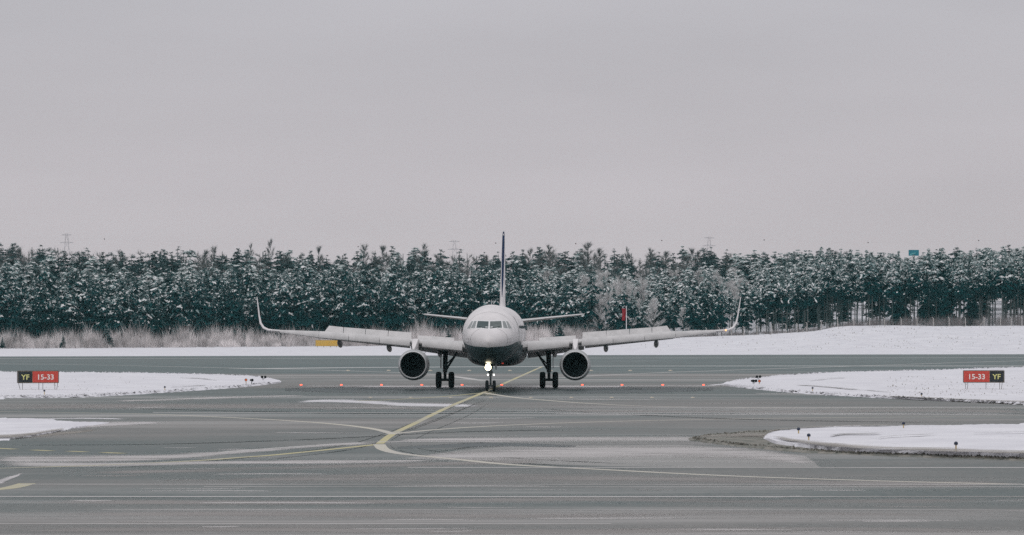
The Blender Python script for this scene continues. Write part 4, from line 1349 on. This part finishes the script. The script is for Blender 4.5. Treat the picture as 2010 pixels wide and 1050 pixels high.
M['bark'] = mk_mat_foliage('pine_bark', (0.018, 0.048, 0.050), (0.12, 0.13, 0.125), 0.6)
M['bark_pale'] = mk_mat_foliage('rimed_bark', (0.12, 0.12, 0.12), (0.20, 0.195, 0.19))
M['twig'] = mk_mat_foliage('bare_twigs', (0.13, 0.15, 0.15), (0.20, 0.20, 0.195))
M['frost_twig'] = mk_mat_foliage('frosted_twigs', (0.78, 0.765, 0.76), (0.50, 0.495, 0.49))
M['brush'] = mk_mat_foliage('frosted_brush', (0.84, 0.79, 0.78), (0.36, 0.335, 0.33), 0.0, scale=0.16)

def orient(n, rng, flat=0.5):
    """random unit vectors"""
    v = rng.normal(size=(n, 3))
    v[:, 2] *= flat
    return v / np.linalg.norm(v, axis=1, keepdims=True)

def trunk_arr(H, r0, r1, rng, n=6, rings=5, bend=0.25):
    V, T_ = [], []
    off = np.cumsum(rng.normal(0, bend / rings, (rings, 2)), axis=0)
    off[0] = 0
    for i in range(rings):
        u = i / (rings - 1)
        r = r0 + (r1 - r0) * u
        for k in range(n):
            a = 2 * math.pi * k / n
            V.append((off[i, 0] + r * math.cos(a), off[i, 1] + r * math.sin(a), -0.4 * (i == 0) + H * u))
    for i in range(rings - 1):
        for k in range(n):
            a, b = i * n + k, i * n + (k + 1) % n
            T_ += [(a, b, b + n), (a, b + n, a + n)]
    return np.array(V), np.array(T_)

def conifer_crown(H, base, R, rng, kind='pine', boughs=60, clumps=4, tufts=7, snow=0.8, tuft=0.5, pads=2, pad=1.0, spread=.24):
    """needle sprays along drooping boughs, long snow pads lying on them.  returns V, T, M (0 needles, 1 snow)"""
    t = np.sort(rng.random(boughs)) ** (1.2 if kind == 'spruce' else 0.95)
    z0 = H * (base + (1 - base) * t * 0.985)
    if kind == 'spruce':
        r = R * (1 - t) ** 0.9 + 0.16
        rise, droop = -0.02, 0.36
    else:
        lump = 0.62 + 0.75 * rng.random(boughs)
        r = R * np.clip(np.minimum(0.50 + 1.7 * t, 1.30 * (1 - t) ** 0.80 + 0.07), 0.08, 1.1) * lump
        rise, droop = 0.22, 0.46
    az = rng.random(boughs) * 2 * math.pi
    d = np.stack([np.cos(az), np.sin(az), np.zeros(boughs)], 1)
    side = np.stack([-np.sin(az), np.cos(az), np.zeros(boughs)], 1)
    us = np.linspace(0.18, 1.0, clumps)
    cs, sl = [], []
    for u in us:
        c = d * (r * u)[:, None]
        c[:, 2] = z0 + r * (rise * u - droop * u * u)
        cs.append(c + rng.normal(0, 0.08, c.shape)); sl.append(np.full(boughs, rise - 2 * droop * u))
    C = np.concatenate(cs); SL = np.concatenate(sl)
    Dd = np.tile(d, (clumps, 1)); S = np.tile(side, (clumps, 1)); Rr = np.tile(r, clumps)
    n = len(C)
    k = tufts
    wob = np.clip(np.repeat(Rr, k), .3, 3)[:, None]
    cc = np.repeat(C, k, 0) + np.repeat(S, k, 0) * (so := rng.normal(0, spread, (n * k, 1))) * wob + rng.normal(0, .09, (n * k, 3)) - np.array([[0, 0, 1.0]]) * so * so * wob * 1.1
    dirv = np.repeat(Dd, k, 0) * 0.8 + np.repeat(S, k, 0) * rng.normal(0, .75, (n * k, 1))
    dirv[:, 2] += np.repeat(SL, k) * .7 - 0.10 + rng.normal(0, .38, n * k)
    dirv /= np.linalg.norm(dirv, axis=1, keepdims=True)
    pr = np.cross(dirv, orient(n * k, rng, 1.0)); pr /= np.linalg.norm(pr, axis=1, keepdims=True) + 1e-6
    ln = tuft * (0.55 + 0.8 * rng.random((n * k, 1))) * np.clip(wob * .6, .28, 1.2)
    wd = ln * (0.26 + 0.22 * rng.random((n * k, 1)))
    a = cc - dirv * ln * 0.6 - pr * wd
    b = cc - dirv * ln * 0.6 + pr * wd
    e = cc + dirv * ln
    V = [np.stack([a, b, e], 1).reshape(-1, 3)]
    T_ = [np.arange(n * k * 3).reshape(-1, 3)]
    # needles white with rime where the crown stands open to the sky
    tt = np.repeat(np.tile(t, clumps), k)
    Mi = [np.where(rng.random(n * k) < snow * 0.80 * np.clip(tt * 1.5 - .42, 0, 1), 2, 0)]
    nV = n * k * 3
    # snow pads: more of it towards the top, where nothing shelters the boughs
    bi = np.repeat(np.arange(boughs), pads)
    keep = rng.random(len(bi)) < snow * np.clip(-0.22 + 1.5 * t[bi], 0.03, 1)
    bi = bi[keep]; m = len(bi)
    if m:
        u = 0.50 + 0.46 * rng.random(m)
        P = d[bi] * (r[bi] * u)[:, None]
        P[:, 2] = z0[bi] + r[bi] * (rise * u - droop * u * u) + 0.10
        so = rng.normal(0, spread * .95, (m, 1)); rr_ = np.clip(r[bi], .3, 3)[:, None]
        P += side[bi] * so * rr_ - np.array([[0, 0, 1.0]]) * so * so * rr_ * 1.1
        th_ = rng.normal(0, .8, m)
        dn = d[bi] * np.cos(th_)[:, None] + side[bi] * np.sin(th_)[:, None]; dn[:, 2] = (rise - 2 * droop * u) * np.cos(th_) - 2.2 * so[:, 0] * np.sin(th_) + rng.normal(0, .10, m)
        dn /= np.linalg.norm(dn, axis=1, keepdims=True)
        sd_ = np.cross(dn, np.array([[0, 0, 1.0]])); sd_ /= np.linalg.norm(sd_, axis=1, keepdims=True)
        up = np.cross(sd_, dn)
        q_ = np.clip(r[bi] / 1.9, .35, 1.15)[:, None] * pad
        L = (0.20 + 0.62 * rng.random((m, 1)) ** 2) * q_; W = (0.12 + 0.16 * rng.random((m, 1))) * q_; Hh = (0.08 + 0.12 * rng.random((m, 1))) * q_
        j = lambda s_: rng.normal(0, s_, (m, 1))
        p = [P - dn * L * (1 + j(.1)), P + dn * L * (1.1 + j(.1)) - up * .10,
             P - dn * L * .35 + up * Hh * (1 + j(.2)), P + dn * L * .45 + up * Hh * (.9 + j(.2)),
             P - dn * L * .4 + sd_ * W * (1 + j(.25)) - up * .10, P + dn * L * .5 + sd_ * W * (1 + j(.25)) - up * .14,
             P - dn * L * .4 - sd_ * W * (1 + j(.25)) - up * .10, P + dn * L * .5 - sd_ * W * (1 + j(.25)) - up * .14]
        V.append(np.stack(p, 1).reshape(-1, 3))
        F = np.array([(0, 4, 2), (0, 2, 6), (4, 5, 3), (4, 3, 2), (6, 2, 3), (6, 3, 7), (5, 1, 3), (7, 3, 1)])
        T_.append((nV + np.arange(m)[:, None, None] * 8 + F[None]).reshape(-1, 3))
        Mi.append(np.ones(m * 8, int))
    return np.concatenate(V), np.concatenate(T_), np.concatenate(Mi)

def broadleaf_crown(H, base, R, rng, limbs=26, twigs=34, w=0.035, lean=0.9, tw_len=1.0):
    """bare limbs with fans of fine twigs"""
    V, T_ = [], []
    nV = 0
    t = rng.random(limbs)
    z0 = H * (base + (1 - base) * 0.8 * t)
    az = rng.random(limbs) * 6.283
    el = np.radians(26 + 40 * t + rng.normal(0, 9, limbs))
    L = (0.35 + 0.65 * (1 - t)) * R * 1.35
    d = np.stack([np.cos(az) * np.cos(el), np.sin(az) * np.cos(el), np.sin(el)], 1)
    a0 = np.stack([0 * az, 0 * az, z0], 1)
    # limb blades (two crossed slim triangles)
    for k in range(2):
        pr = np.cross(d, orient(limbs, rng, 1.0)); pr /= np.linalg.norm(pr, axis=1, keepdims=True)
        q3 = np.stack([a0 - pr * w * 1.6, a0 + pr * w * 1.6, a0 + d * L[:, None]], 1).reshape(-1, 3)
        V.append(q3); T_.append(nV + np.arange(len(q3)).reshape(-1, 3)); nV += len(q3)
    n = limbs * twigs
    u = 0.25 + 0.75 * rng.random(n)
    li = np.repeat(np.arange(limbs), twigs)
    s = a0[li] + d[li] * (L[li] * u)[:, None]
    dv = d[li] * lean + orient(n, rng, 0.9) * 0.75
    dv[:, 2] += 0.25
    dv /= np.linalg.norm(dv, axis=1, keepdims=True)
    ln = (tw_len * (0.5 + 0.8 * rng.random(n)))[:, None] * (R / 2.6)
    pr = np.cross(dv, orient(n, rng, 1.0)); pr /= np.linalg.norm(pr, axis=1, keepdims=True) + 1e-6
    q3 = np.stack([s - pr * w * .8, s + pr * w * .8, s + dv * ln], 1).reshape(-1, 3)
    V.append(q3); T_.append(nV + np.arange(len(q3)).reshape(-1, 3))
    return np.concatenate(V), np.concatenate(T_)

# kinds of conifer at unit-ish size (H metres)
def conifer_proto(H, base, R, kind, seed, mats, **kw):
    rng = np.random.default_rng(seed)
    V, T_, Mi = conifer_crown(H, base, R, rng, kind, **kw)
    me = tri_mesh('crown', V, T_, Mi)
    for m in mats: me.materials.append(m)
    Vt, Tt = trunk_arr(H * 0.96, 0.20, 0.04, rng)
    mt = tri_mesh('trunk', Vt, Tt)
    mt.polygons.foreach_set("use_smooth", [True] * len(mt.polygons))
    mt.materials.append(M['bark'])
    return dict(crown=me, trunk=mt, H=H)
NM = [M['needles'], M['snow_tree'], M['rime']]
PROTO = {
    'tall_pine': [conifer_proto(19, b, r, 'pine', 100 + i, NM, boughs=32, clumps=4, tufts=22, snow=s * 1.15, pads=15) for i, (b, r, s) in enumerate(((.44, 2.5, .95), (.50, 2.2, .85), (.40, 2.7, 1.0), (.46, 2.3, .7), (.42, 2.1, .9)))],
    'full_pine': [conifer_proto(16, b, r, 'pine', 200 + i, NM, boughs=42, clumps=4, tufts=22, snow=s, pads=14) for i, (b, r, s) in enumerate(((.16, 2.6, .6), (.22, 2.9, .45), (.12, 2.4, .7), (.20, 3.0, .5), (.28, 2.6, .8)))],
    'spruce': [conifer_proto(17, b, r, 'spruce', 300 + i, NM, boughs=70, clumps=4, tufts=15, snow=s, pads=4) for i, (b, r, s) in enumerate(((.08, 2.4, .34), (.12, 2.1, .5), (.05, 2.7, .40)))],
}
def birch_proto(H, base, R, seed, mat, bark, **kw):
    rng = np.random.default_rng(seed)
    V, T_ = broadleaf_crown(H, base, R, rng, **kw)
    me = tri_mesh('crown', V, T_); me.materials.append(mat)
    Vt, Tt = trunk_arr(H * 0.9, 0.12, 0.03, rng)
    mt = tri_mesh('trunk', Vt, Tt); mt.materials.append(bark)
    return dict(crown=me, trunk=mt, H=H)
PROTO['frosted_birch'] = [birch_proto(14, .22, 3.0, 400 + i, M['frost_twig'], M['bark_pale'], limbs=36, twigs=80, w=.026) for i in range(4)]
PROTO['bare_birch'] = [birch_proto(20, .35, 2.8, 420 + i, M['twig'], M['bark'], limbs=30, twigs=50, w=.03) for i in range(4)]

NAMES = {'tall_pine': 'pine_tree', 'full_pine': 'pine_tree', 'spruce': 'spruce_tree', 'frosted_birch': 'birch_tree', 'bare_birch': 'birch_tree'}
def tree(kind, X, Y, H, label, group, rng, squash=1.0, z=None):
    p = PROTO[kind][int(rng.integers(len(PROTO[kind])))]
    sc = H / p['H']
    wide = sc * squash * (0.9 + 0.25 * rng.random())
    t = thing(NAMES[kind], label, 'tree', (X, Y, gz(X, Y) if z is None else z), rng.random() * 6.283, group)
    t.scale = (wide, wide, sc)
    t.rotation_euler[0] = rng.normal(0, .012); t.rotation_euler[1] = rng.normal(0, .015)
    for nm in ('trunk', 'crown'):
        o = bpy.data.objects.new(nm, p[nm])
        COL.objects.link(o)
        o.parent = t
    return t

rt = np.random.default_rng(5)
def px_of(X, Y): return 1005 + X * F_PX / Y
def at_px(px, Y): return (px - 1005) * Y / F_PX
def top_h(X, Y, py):
    """height of a tree whose tip shows at survey row py"""
    return CAM_H + (HORIZON - py) * Y / F_PX - gz(X, Y)
LM = [(0, 'the left picture edge'), (505, 'the left wingtip'), (640, 'the yellow board'), (811, 'the left engine'), (988, 'the tail fin'),
      (1140, 'the right tailplane tip'), (1229, 'the windsock pole'), (1455, 'the right wingtip'), (1650, 'the mound crest'), (1793, 'the teal box'), (2010, 'the right picture edge')]
ORD = ['first', 'second', 'third', 'fourth', 'fifth', 'sixth', 'seventh', 'eighth', 'ninth', 'tenth', 'eleventh', 'twelfth', 'thirteenth', 'fourteenth', 'fifteenth', 'sixteenth']
ROWN = ['front', 'second', 'third', 'fourth']
def place_words(p, row_px, row):
    near = min(LM, key=lambda l: abs(l[0] - p))
    right = p >= near[0]
    same = sorted([q for q in row_px if min(LM, key=lambda l: abs(l[0] - q)) == near and (q >= near[0]) == right], key=lambda q: abs(q - near[0]))
    return '%s in the %s row %s of %s' % (ORD[min(same.index(p), 15)], ROWN[row], 'right' if right else 'left', near[1])
def kind_for(px, r, row=0):
    u = r.random()
    if px < 640: return 'spruce' if u < .22 else 'full_pine'
    if px < 1000: return 'full_pine' if u < .72 else ('spruce' if u < .80 else 'tall_pine')
    if px < 1130: return 'full_pine' if u < .55 else ('tall_pine' if u < .8 else 'spruce')
    if 1125 < px < 1300: return ('full_pine' if u < .8 else 'frosted_birch') if row == 0 else ('frosted_birch' if u < .55 else 'tall_pine')
    if px < 1480: return 'tall_pine' if u < .45 else ('full_pine' if u < (.60 if px < 1310 else .85) else 'frosted_birch')
    return 'tall_pine' if u < .95 else 'spruce'
def top_row_front(px):
    return float(np.interp(px, [-60, 200, 500, 700, 900, 1000, 1150, 1250, 1480, 1600, 1800, 2070], [548, 560, 552, 548, 548, 545, 572, 592, 560, 522, 512, 500]))
WORD = {'tall_pine': 'bare stemmed snowy pine', 'full_pine': 'bushy snow laden pine', 'spruce': 'dark pointed spruce', 'frosted_birch': 'white frosted birch'}
front = []
px = -55.0
while px < 2075:
    front.append(px)
    px += float(rt.uniform(16, 33)) if px < 1480 else float(rt.uniform(13, 26))
kinds = [kind_for(p, rt) for p in front]
count = {}
for p, kd in zip(front, kinds):
    Y = float(rt.uniform(931, 941)) if p < 1000 else float(rt.uniform(924, 934))
    X = at_px(p, Y)
    tree(kd, X, Y, top_h(X, Y, top_row_front(p) + rt.normal(0, 13)), '%s, %s' % (WORD[kd], place_words(p, front, 0)), 'trees in the front row of the forest', rt)
# second to fourth rows
for ri, (ya, yb_, step, dpy) in enumerate(((944, 953, (19, 34), -9), (957, 968, (20, 36), -19), (974, 988, (22, 38), -29))):
    row = []
    px = -50.0 + float(rt.uniform(0, 15))
    while px < 2070:
        row.append(px)
        px += float(rt.uniform(*step))
    for px in row:
        kd = kind_for(px, rt, ri + 1)
        if kd == 'spruce' and ri == 2: kd = 'full_pine'
        Y = float(rt.uniform(ya, yb_)); X = at_px(px, Y)
        py = max(top_row_front(px) + dpy + rt.normal(0, 11) - (16 if 1125 < px < 1300 else 0), 492 + rt.normal(0, 6) + 14 * math.exp(-((px - 1793) / 24) ** 2))
        tree(kd, X, Y, top_h(X, Y, py), '%s, %s' % (WORD[kd], place_words(px, row, ri + 1)), 'trees in the %s row of the forest' % ROWN[ri + 1], rt)

# the wood behind them, which reads as one mass
def mass_tree(kind, H, seed):
    rng = np.random.default_rng(seed)
    if kind == 'birch':
        V, T_ = broadleaf_crown(H, .3, 2.7, rng, limbs=30, twigs=40, w=.028)
        Mi = np.full(len(T_), 3)
    elif kind == 'frost':
        V, T_ = broadleaf_crown(H, .3, 2.8, rng, limbs=22, twigs=34, w=.06)
        Mi = np.full(len(T_), 4)
    elif kind == 'dark':
        V, T_, Mi = conifer_crown(H, .15, 2.4, rng, 'spruce' if seed % 5 == 1 else 'pine', boughs=64 if seed % 5 == 1 else 44, clumps=3, tufts=9 if seed % 5 == 1 else 13, snow=.08, tuft=.5)
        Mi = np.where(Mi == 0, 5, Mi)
    elif kind == 'shade':
        V, T_, Mi = conifer_crown(H, .04, 2.6, rng, 'spruce', boughs=70, clumps=3, tufts=8, snow=.10, tuft=.6)
    else:
        V, T_, Mi = conifer_crown(H, .36, 2.5, rng, 'pine', boughs=28, clumps=3, tufts=17, snow=1.15, tuft=.55, pads=13, pad=1.1)
    Vt, Tt = trunk_arr(H * .95, .16, .04, rng, 4, 3)
    return np.concatenate([V, Vt]), np.concatenate([T_, Tt + len(V)]), np.concatenate([Mi, np.full(len(Tt), 6)]), H
MASS = {k: [mass_tree(k, 18.0, 500 + 10 * j + i) for i in range(5)] for j, k in enumerate(('snowy', 'dark', 'birch', 'frost', 'shade'))}
SKY = [(-100, 470), (0, 474), (60, 476), (100, 482), (200, 487), (320, 487), (420, 486), (520, 486), (600, 492), (690, 499), (740, 486), (800, 484), (870, 492), (960, 491), (1000, 494), (1060, 482), (1110, 492), (1160, 480), (1220, 494), (1300, 492), (1360, 482), (1440, 491), (1520, 492), (1600, 487), (1680, 490), (1760, 491), (1840, 490), (1900, 483), (1960, 480), (2010, 477), (2110, 474)]
skyline = lambda p: float(np.interp(p, [a for a, _ in SKY], [b for _, b in SKY])) - (4 if p < 1480 else 1)
Vs, Ts, Ms = [], [], []
nv = 0
def add_mass(kind, X, Y, H, rng, wide=1.0):
    global nv
    V, T_, Mi, H0 = MASS[kind][int(rng.integers(5))]
    s = H / H0
    a = rng.random() * 6.283
    ca, sa = math.cos(a), math.sin(a)
    w = s * wide * (.85 + .35 * rng.random())
    P = np.stack([(V[:, 0] * ca - V[:, 1] * sa) * w + X, (V[:, 0] * sa + V[:, 1] * ca) * w + Y, V[:, 2] * s + gz(X, Y)], 1)
    Vs.append(P); Ts.append(T_ + nv); Ms.append(Mi); nv += len(P)
for Y0, base_py, n in ((1000, 52, 84), (1022, 43, 84), (1048, 33, 84), (1078, 12, 86), (1110, 6, 90), (1150, 1, 96)):
    for i in range(n):
        p = -110 + (2220) * (i + rt.random()) / n
        Y = Y0 + rt.uniform(-9, 9)
        X = at_px(p, Y)
        back = Y0 >= 1078
        u = rt.random()
        if back: kd = ('dark' if u < .52 else 'birch' if u < .94 else 'snowy') if p < 1440 else ('snowy' if u < .72 else 'dark')
        else: kd = 'snowy' if u < .86 else ('frost' if 1000 < p < 1480 or 620 < p < 800 else 'dark')
        dip = 14 * math.exp(-((p - 1793) / 24) ** 2)
        py = dip + skyline(p) + base_py * (1.0 if p < 1480 else .6) + rt.uniform(0, 8) - 2
        add_mass(kd, X, Y, max(6.0, top_h(X, Y, py)), rt, 1.75 if back else 1.45)
# shaded understorey that closes the view between the trunks
for i in range(170):
    p = -100 + 2200 * (i + rt.random()) / 170
    if p > 1420 and rt.random() < .6: continue
    Y = rt.uniform(992, 1040); X = at_px(p, Y)
    add_mass('shade', X, Y, rt.uniform(6, 11), rt, 1.5)
# the wood goes on past both sides of the view
for sgn_ in (-1, 1):
    for i in range(130):
        Y = rt.uniform(945, 1160); X = sgn_ * (1.0 + rt.random() * 1.2) * 0.128 * Y
        add_mass('snowy' if rt.random() < .8 else 'dark', X, Y, rt.uniform(15, 20), rt, 1.2)
V = np.concatenate(Vs); T_ = np.concatenate(Ts); Mi = np.concatenate(Ms)
forest = link('forest', tri_mesh('forest', V, T_, Mi), [M['needles'], M['snow_tree'], M['rime'], M['twig'], M['frost_twig'], M['needles_far'], M['bark']])
tag(forest, kind='stuff')

# single bare trees that stand clear of the skyline
for p, py, wide, lb in ((530, 461, .8, 'tall slender bare tree rising above the skyline over the upturned wingtip on the left'), (494, 470, .7, 'slim bare tree on the skyline next to a taller bare one near the left wingtip'),
                        (625, 472, 1.0, 'bare round topped tree on the skyline above the yellow board'), (420, 476, 1.2, 'low wide bare tree on the skyline left of the tall slender one'), (720, 472, 1.1, 'bare tree rising where the skyline dips left of the tail fin'),
                        (752, 474, 1.1, 'second bare tree after the dip of the skyline left of the tail fin'), (832, 471, 1.2, 'wide pale bare tree on the skyline above the engine on the left'), (1073, 473, 1.2, 'dark dome shaped bare tree on the skyline just right of the tail fin'),
                        (1153, 468, 1.4, 'broadest bare tree on the skyline above the tailplane tip on the right'), (1232, 478, .9, 'thin bare tree on the skyline above the windsock'), (1275, 480, 1.2, 'bare twiggy tree on the skyline right of the windsock'), (1358, 477, 1.2, 'bare tree on the skyline just left of the far pylon'), (1037, 480, 1.0, 'pale bare tree on the skyline beside the tail fin')):
    Y = 1135 + rt.uniform(-12, 20); X = at_px(p, Y)
    tree('bare_birch', X, Y, top_h(X, Y, py), lb, 'bare trees on the skyline', rt, wide)
# small snowy spruces standing out in front of the bushes
for p, H, lb in ((5, 2.6, 'small snowy spruce at the left edge in front of the frosted bushes'), (124, 3.0, 'small snowy spruce among the bushes left of the pair of signs'), (210, 5.4, 'half grown snowy spruce standing taller than the frosted bushes'), (1098, 5.2, 'young snowy spruce above the wing right of the fuselage'), (880, 3.6, 'snow covered young spruce between the wing and the fuselage on the left'), (665, 2.4, 'small snowy spruce beside the yellow board')):
    Y = 892.0; X = at_px(p, Y)
    tree('spruce', X, Y, H, lb, 'young spruces before the forest', rt, 1.9)

# frosted brush along the foot of the forest
def brush(name, n, place, hfun, mat, stems=46, w=.03):
    rng = np.random.default_rng(77 + n)
    V, T_ = [], []
    nv_ = 0
    for _ in range(n):
        X, Y, h = place(rng)
        H = h * (0.45 + 0.8 * rng.random())
        z = gz(X, Y)
        k = stems
        s = np.stack([X + rng.normal(0, .45, k), Y + rng.normal(0, .45, k), np.full(k, z) + H * .45 * rng.random(k) ** 1.5], 1)
        dv = np.stack([rng.normal(0, .30, k), rng.normal(0, .30, k), np.ones(k)], 1)
        L = H * (.35 + .4 * rng.random(k))
        pr = orient(k, rng, .05)
        q3 = np.stack([s - pr * w, s + pr * w, s + dv * L[:, None]], 1).reshape(-1, 3)
        V.append(q3); T_.append(nv_ + np.arange(len(q3)).reshape(-1, 3)); nv_ += len(q3)
    o = link(name, tri_mesh(name, np.concatenate(V), np.concatenate(T_)), mat)
    return tag(o, kind='stuff')
def left_place(rng):
    p = rng.uniform(-90, 905)
    Y = rng.uniform(884, 926)
    h = float(np.interp(p, [-90, 0, 350, 480, 520, 640, 800, 905], [6.2, 6.0, 6.6, 6.2, 5.4, 4.8, 6.2, 6.0])) * (0.5 + 0.5 * (Y - 884) / 42)
    return at_px(p, Y), Y, h * (0.8 + .35 * mnoise.noise(Vector((p * .02, 0, 0))))
brush('undergrowth', 470, left_place, None, M['brush'], 70, .034)
M['brush_brown'] = mk_mat_foliage('brown_stems', (0.16, 0.15, 0.15), (0.30, 0.28, 0.275))
brush('undergrowth', 210, left_place, None, M['brush_brown'], 44, .026)
def mid_place(rng):
    p = rng.uniform(1020, 1330); Y = rng.uniform(890, 922)
    return at_px(p, Y), Y, float(np.interp(p, [1020, 1130, 1250, 1330], [4.6, 4.0, 1.8, 1.2]))
brush('undergrowth', 170, mid_place, None, M['brush'], 70, .034)
def right_place(rng):
    p = rng.uniform(1330, 2090); Y = rng.uniform(910, 934)
    return at_px(p, Y), Y, float(np.interp(p, [1330, 1640, 1720, 1900, 2090], [1.0, 1.0, 2.4, 3.0, 3.2]))
M['brush_dark'] = mk_mat_foliage('brown_brush', (0.26, 0.235, 0.235), (0.18, 0.165, 0.165))
brush('undergrowth', 330, right_place, None, M['brush_dark'], 40, .022)

# ------------------------------------------------------------------ far structures over the trees
M['teal'] = plain('teal_panel', (0.005, 0.17, 0.22), (0.006, 0.15, 0.20), .5, 0.4)
M['teal_pale'] = plain('teal_pale', (0.18, 0.50, 0.50), None, .5, 0.4)
TY = 1215.0
tx = at_px(1793.5, TY)
tb = thing('teal_box_sign', 'teal sign box with a pale swoosh showing above the pines', 'sign', (tx, TY, gz(tx, TY)))
zt = CAM_H + (645 - 490.5) * TY / F_PX - gz(tx, TY)
mb = MB(); mb.box((0, 0, zt - .85), (2.9, 1.6, 1.7)); mb.build('box', M['teal'], tb)
mb = MB()
sw = [(-1.1, -1.35), (-.6, -1.05), (0, -.86), (.6, -.8)]
mb.loft([[(x, -.83, zt + z), (x, -.83, zt + z - .28 + .05 * i), (x, -.805, zt + z - .28 + .05 * i), (x, -.805, zt + z)] for i, (x, z) in enumerate(sw)])
mb.build('swoosh', M['teal_pale'], tb)
mb = MB(); mb.tube([(0, 0, -.3), (0, 0, zt - 1.7)], .28, 10); mb.build('mast', M['gear_grey'], tb, smooth=True)

M['steel_far'] = plain('pylon_steel', (0.50, 0.475, 0.485), None, 1, 0.6)
PY = 1600.0
pyl_pts = []
for p, py, lb in ((131, 459, 'thin lattice pylon above the forest near the left edge of the picture'), (892, 472, 'faint lattice pylon tip above the forest left of the tail fin'), (1392, 465, 'lattice pylon above the forest between the windsock and the right wingtip')):
    X = at_px(p, PY); z0 = gz(X, PY)
    Htop = CAM_H + (645 - py) * PY / F_PX - z0
    t = thing('pylon', lb, 'pylon', (X, PY, z0), 0, 'power line pylons beyond the forest')
    mb = MB()
    def wd(z): return 2.6 * (1 - z / Htop) + .35
    lv = np.linspace(0, Htop, 12)
    for a, b in zip(lv[:-1], lv[1:]):
        for s in (-1, 1):
            for s2 in (-1, 1):
                mb.tube([(s * wd(a), s2 * wd(a), a), (s * wd(b), s2 * wd(b), b)], .06, 4)
            mb.tube([(s * wd(a), -wd(a), a), (-s * wd(b), -wd(b), b)], .05, 4)
    mb.build('lattice_mast', M['steel_far'], t)
    for dz, hw in ((.4, 2.0), (3.4, 2.6)):
        mb = MB()
        mb.tube([(-hw, 0, Htop - dz), (hw, 0, Htop - dz)], .10, 4)
        mb.tube([(-hw, 0, Htop - dz), (0, 0, Htop - dz + .5), (hw, 0, Htop - dz)], .05, 4)
        mb.build('cross_arm', M['steel_far'], t)
pl = thing('power_line', 'power line with dark marker balls strung high over the forest', 'power line', (0, PY, 0))
balls = [(-60, 466), (205, 469), (703, 484), (973, 477), (1130, 478), (1299, 472), (1500, 471), (1704, 476), (1921, 472), (2070, 468)]
P3 = [Vector((at_px(a, PY), 0, CAM_H + (645 - b) * PY / F_PX)) for a, b in balls]
mb = MB(); mb.tube(catmull(P3, 6), .008, 4); mb.build('cable', M['steel_far'], pl)
mb = MB(); mb.lathe([(-.25, .004), (-.18, .17), (0, .25), (.18, .17), (.25, .004)], 10, 'z')
b0 = mb.build('marker_ball', plain('marker_ball_dark', (0.10, 0.06, 0.06), None, 2, .6), pl, smooth=True)
for i, p in enumerate(P3):
    o = b0 if i == 0 else b0.copy()
    if i: COL.objects.link(o)
    o.parent = pl
    o.location = p

# ------------------------------------------------------------------ thin winter haze
HAZE = 0.000055
if HAZE > 0:
    mb = MB()
    mb.box((0, 850, 21.5), (2400, 1900, 49))
    hz = mb.build('haze', [])
    m = bpy.data.materials.new('haze_air'); m.use_nodes = True
    t = m.node_tree
    t.nodes.clear()
    o_ = t.nodes.new('ShaderNodeOutputMaterial')
    pv = t.nodes.new('ShaderNodeVolumePrincipled')
    pv.inputs['Color'].default_value = (0.50, 0.88, 0.94, 1)
    pv.inputs['Density'].default_value = HAZE
    t.links.new(pv.outputs[0], o_.inputs['Volume'])
    hz.data.materials.append(m)
    tag(hz, kind='stuff')
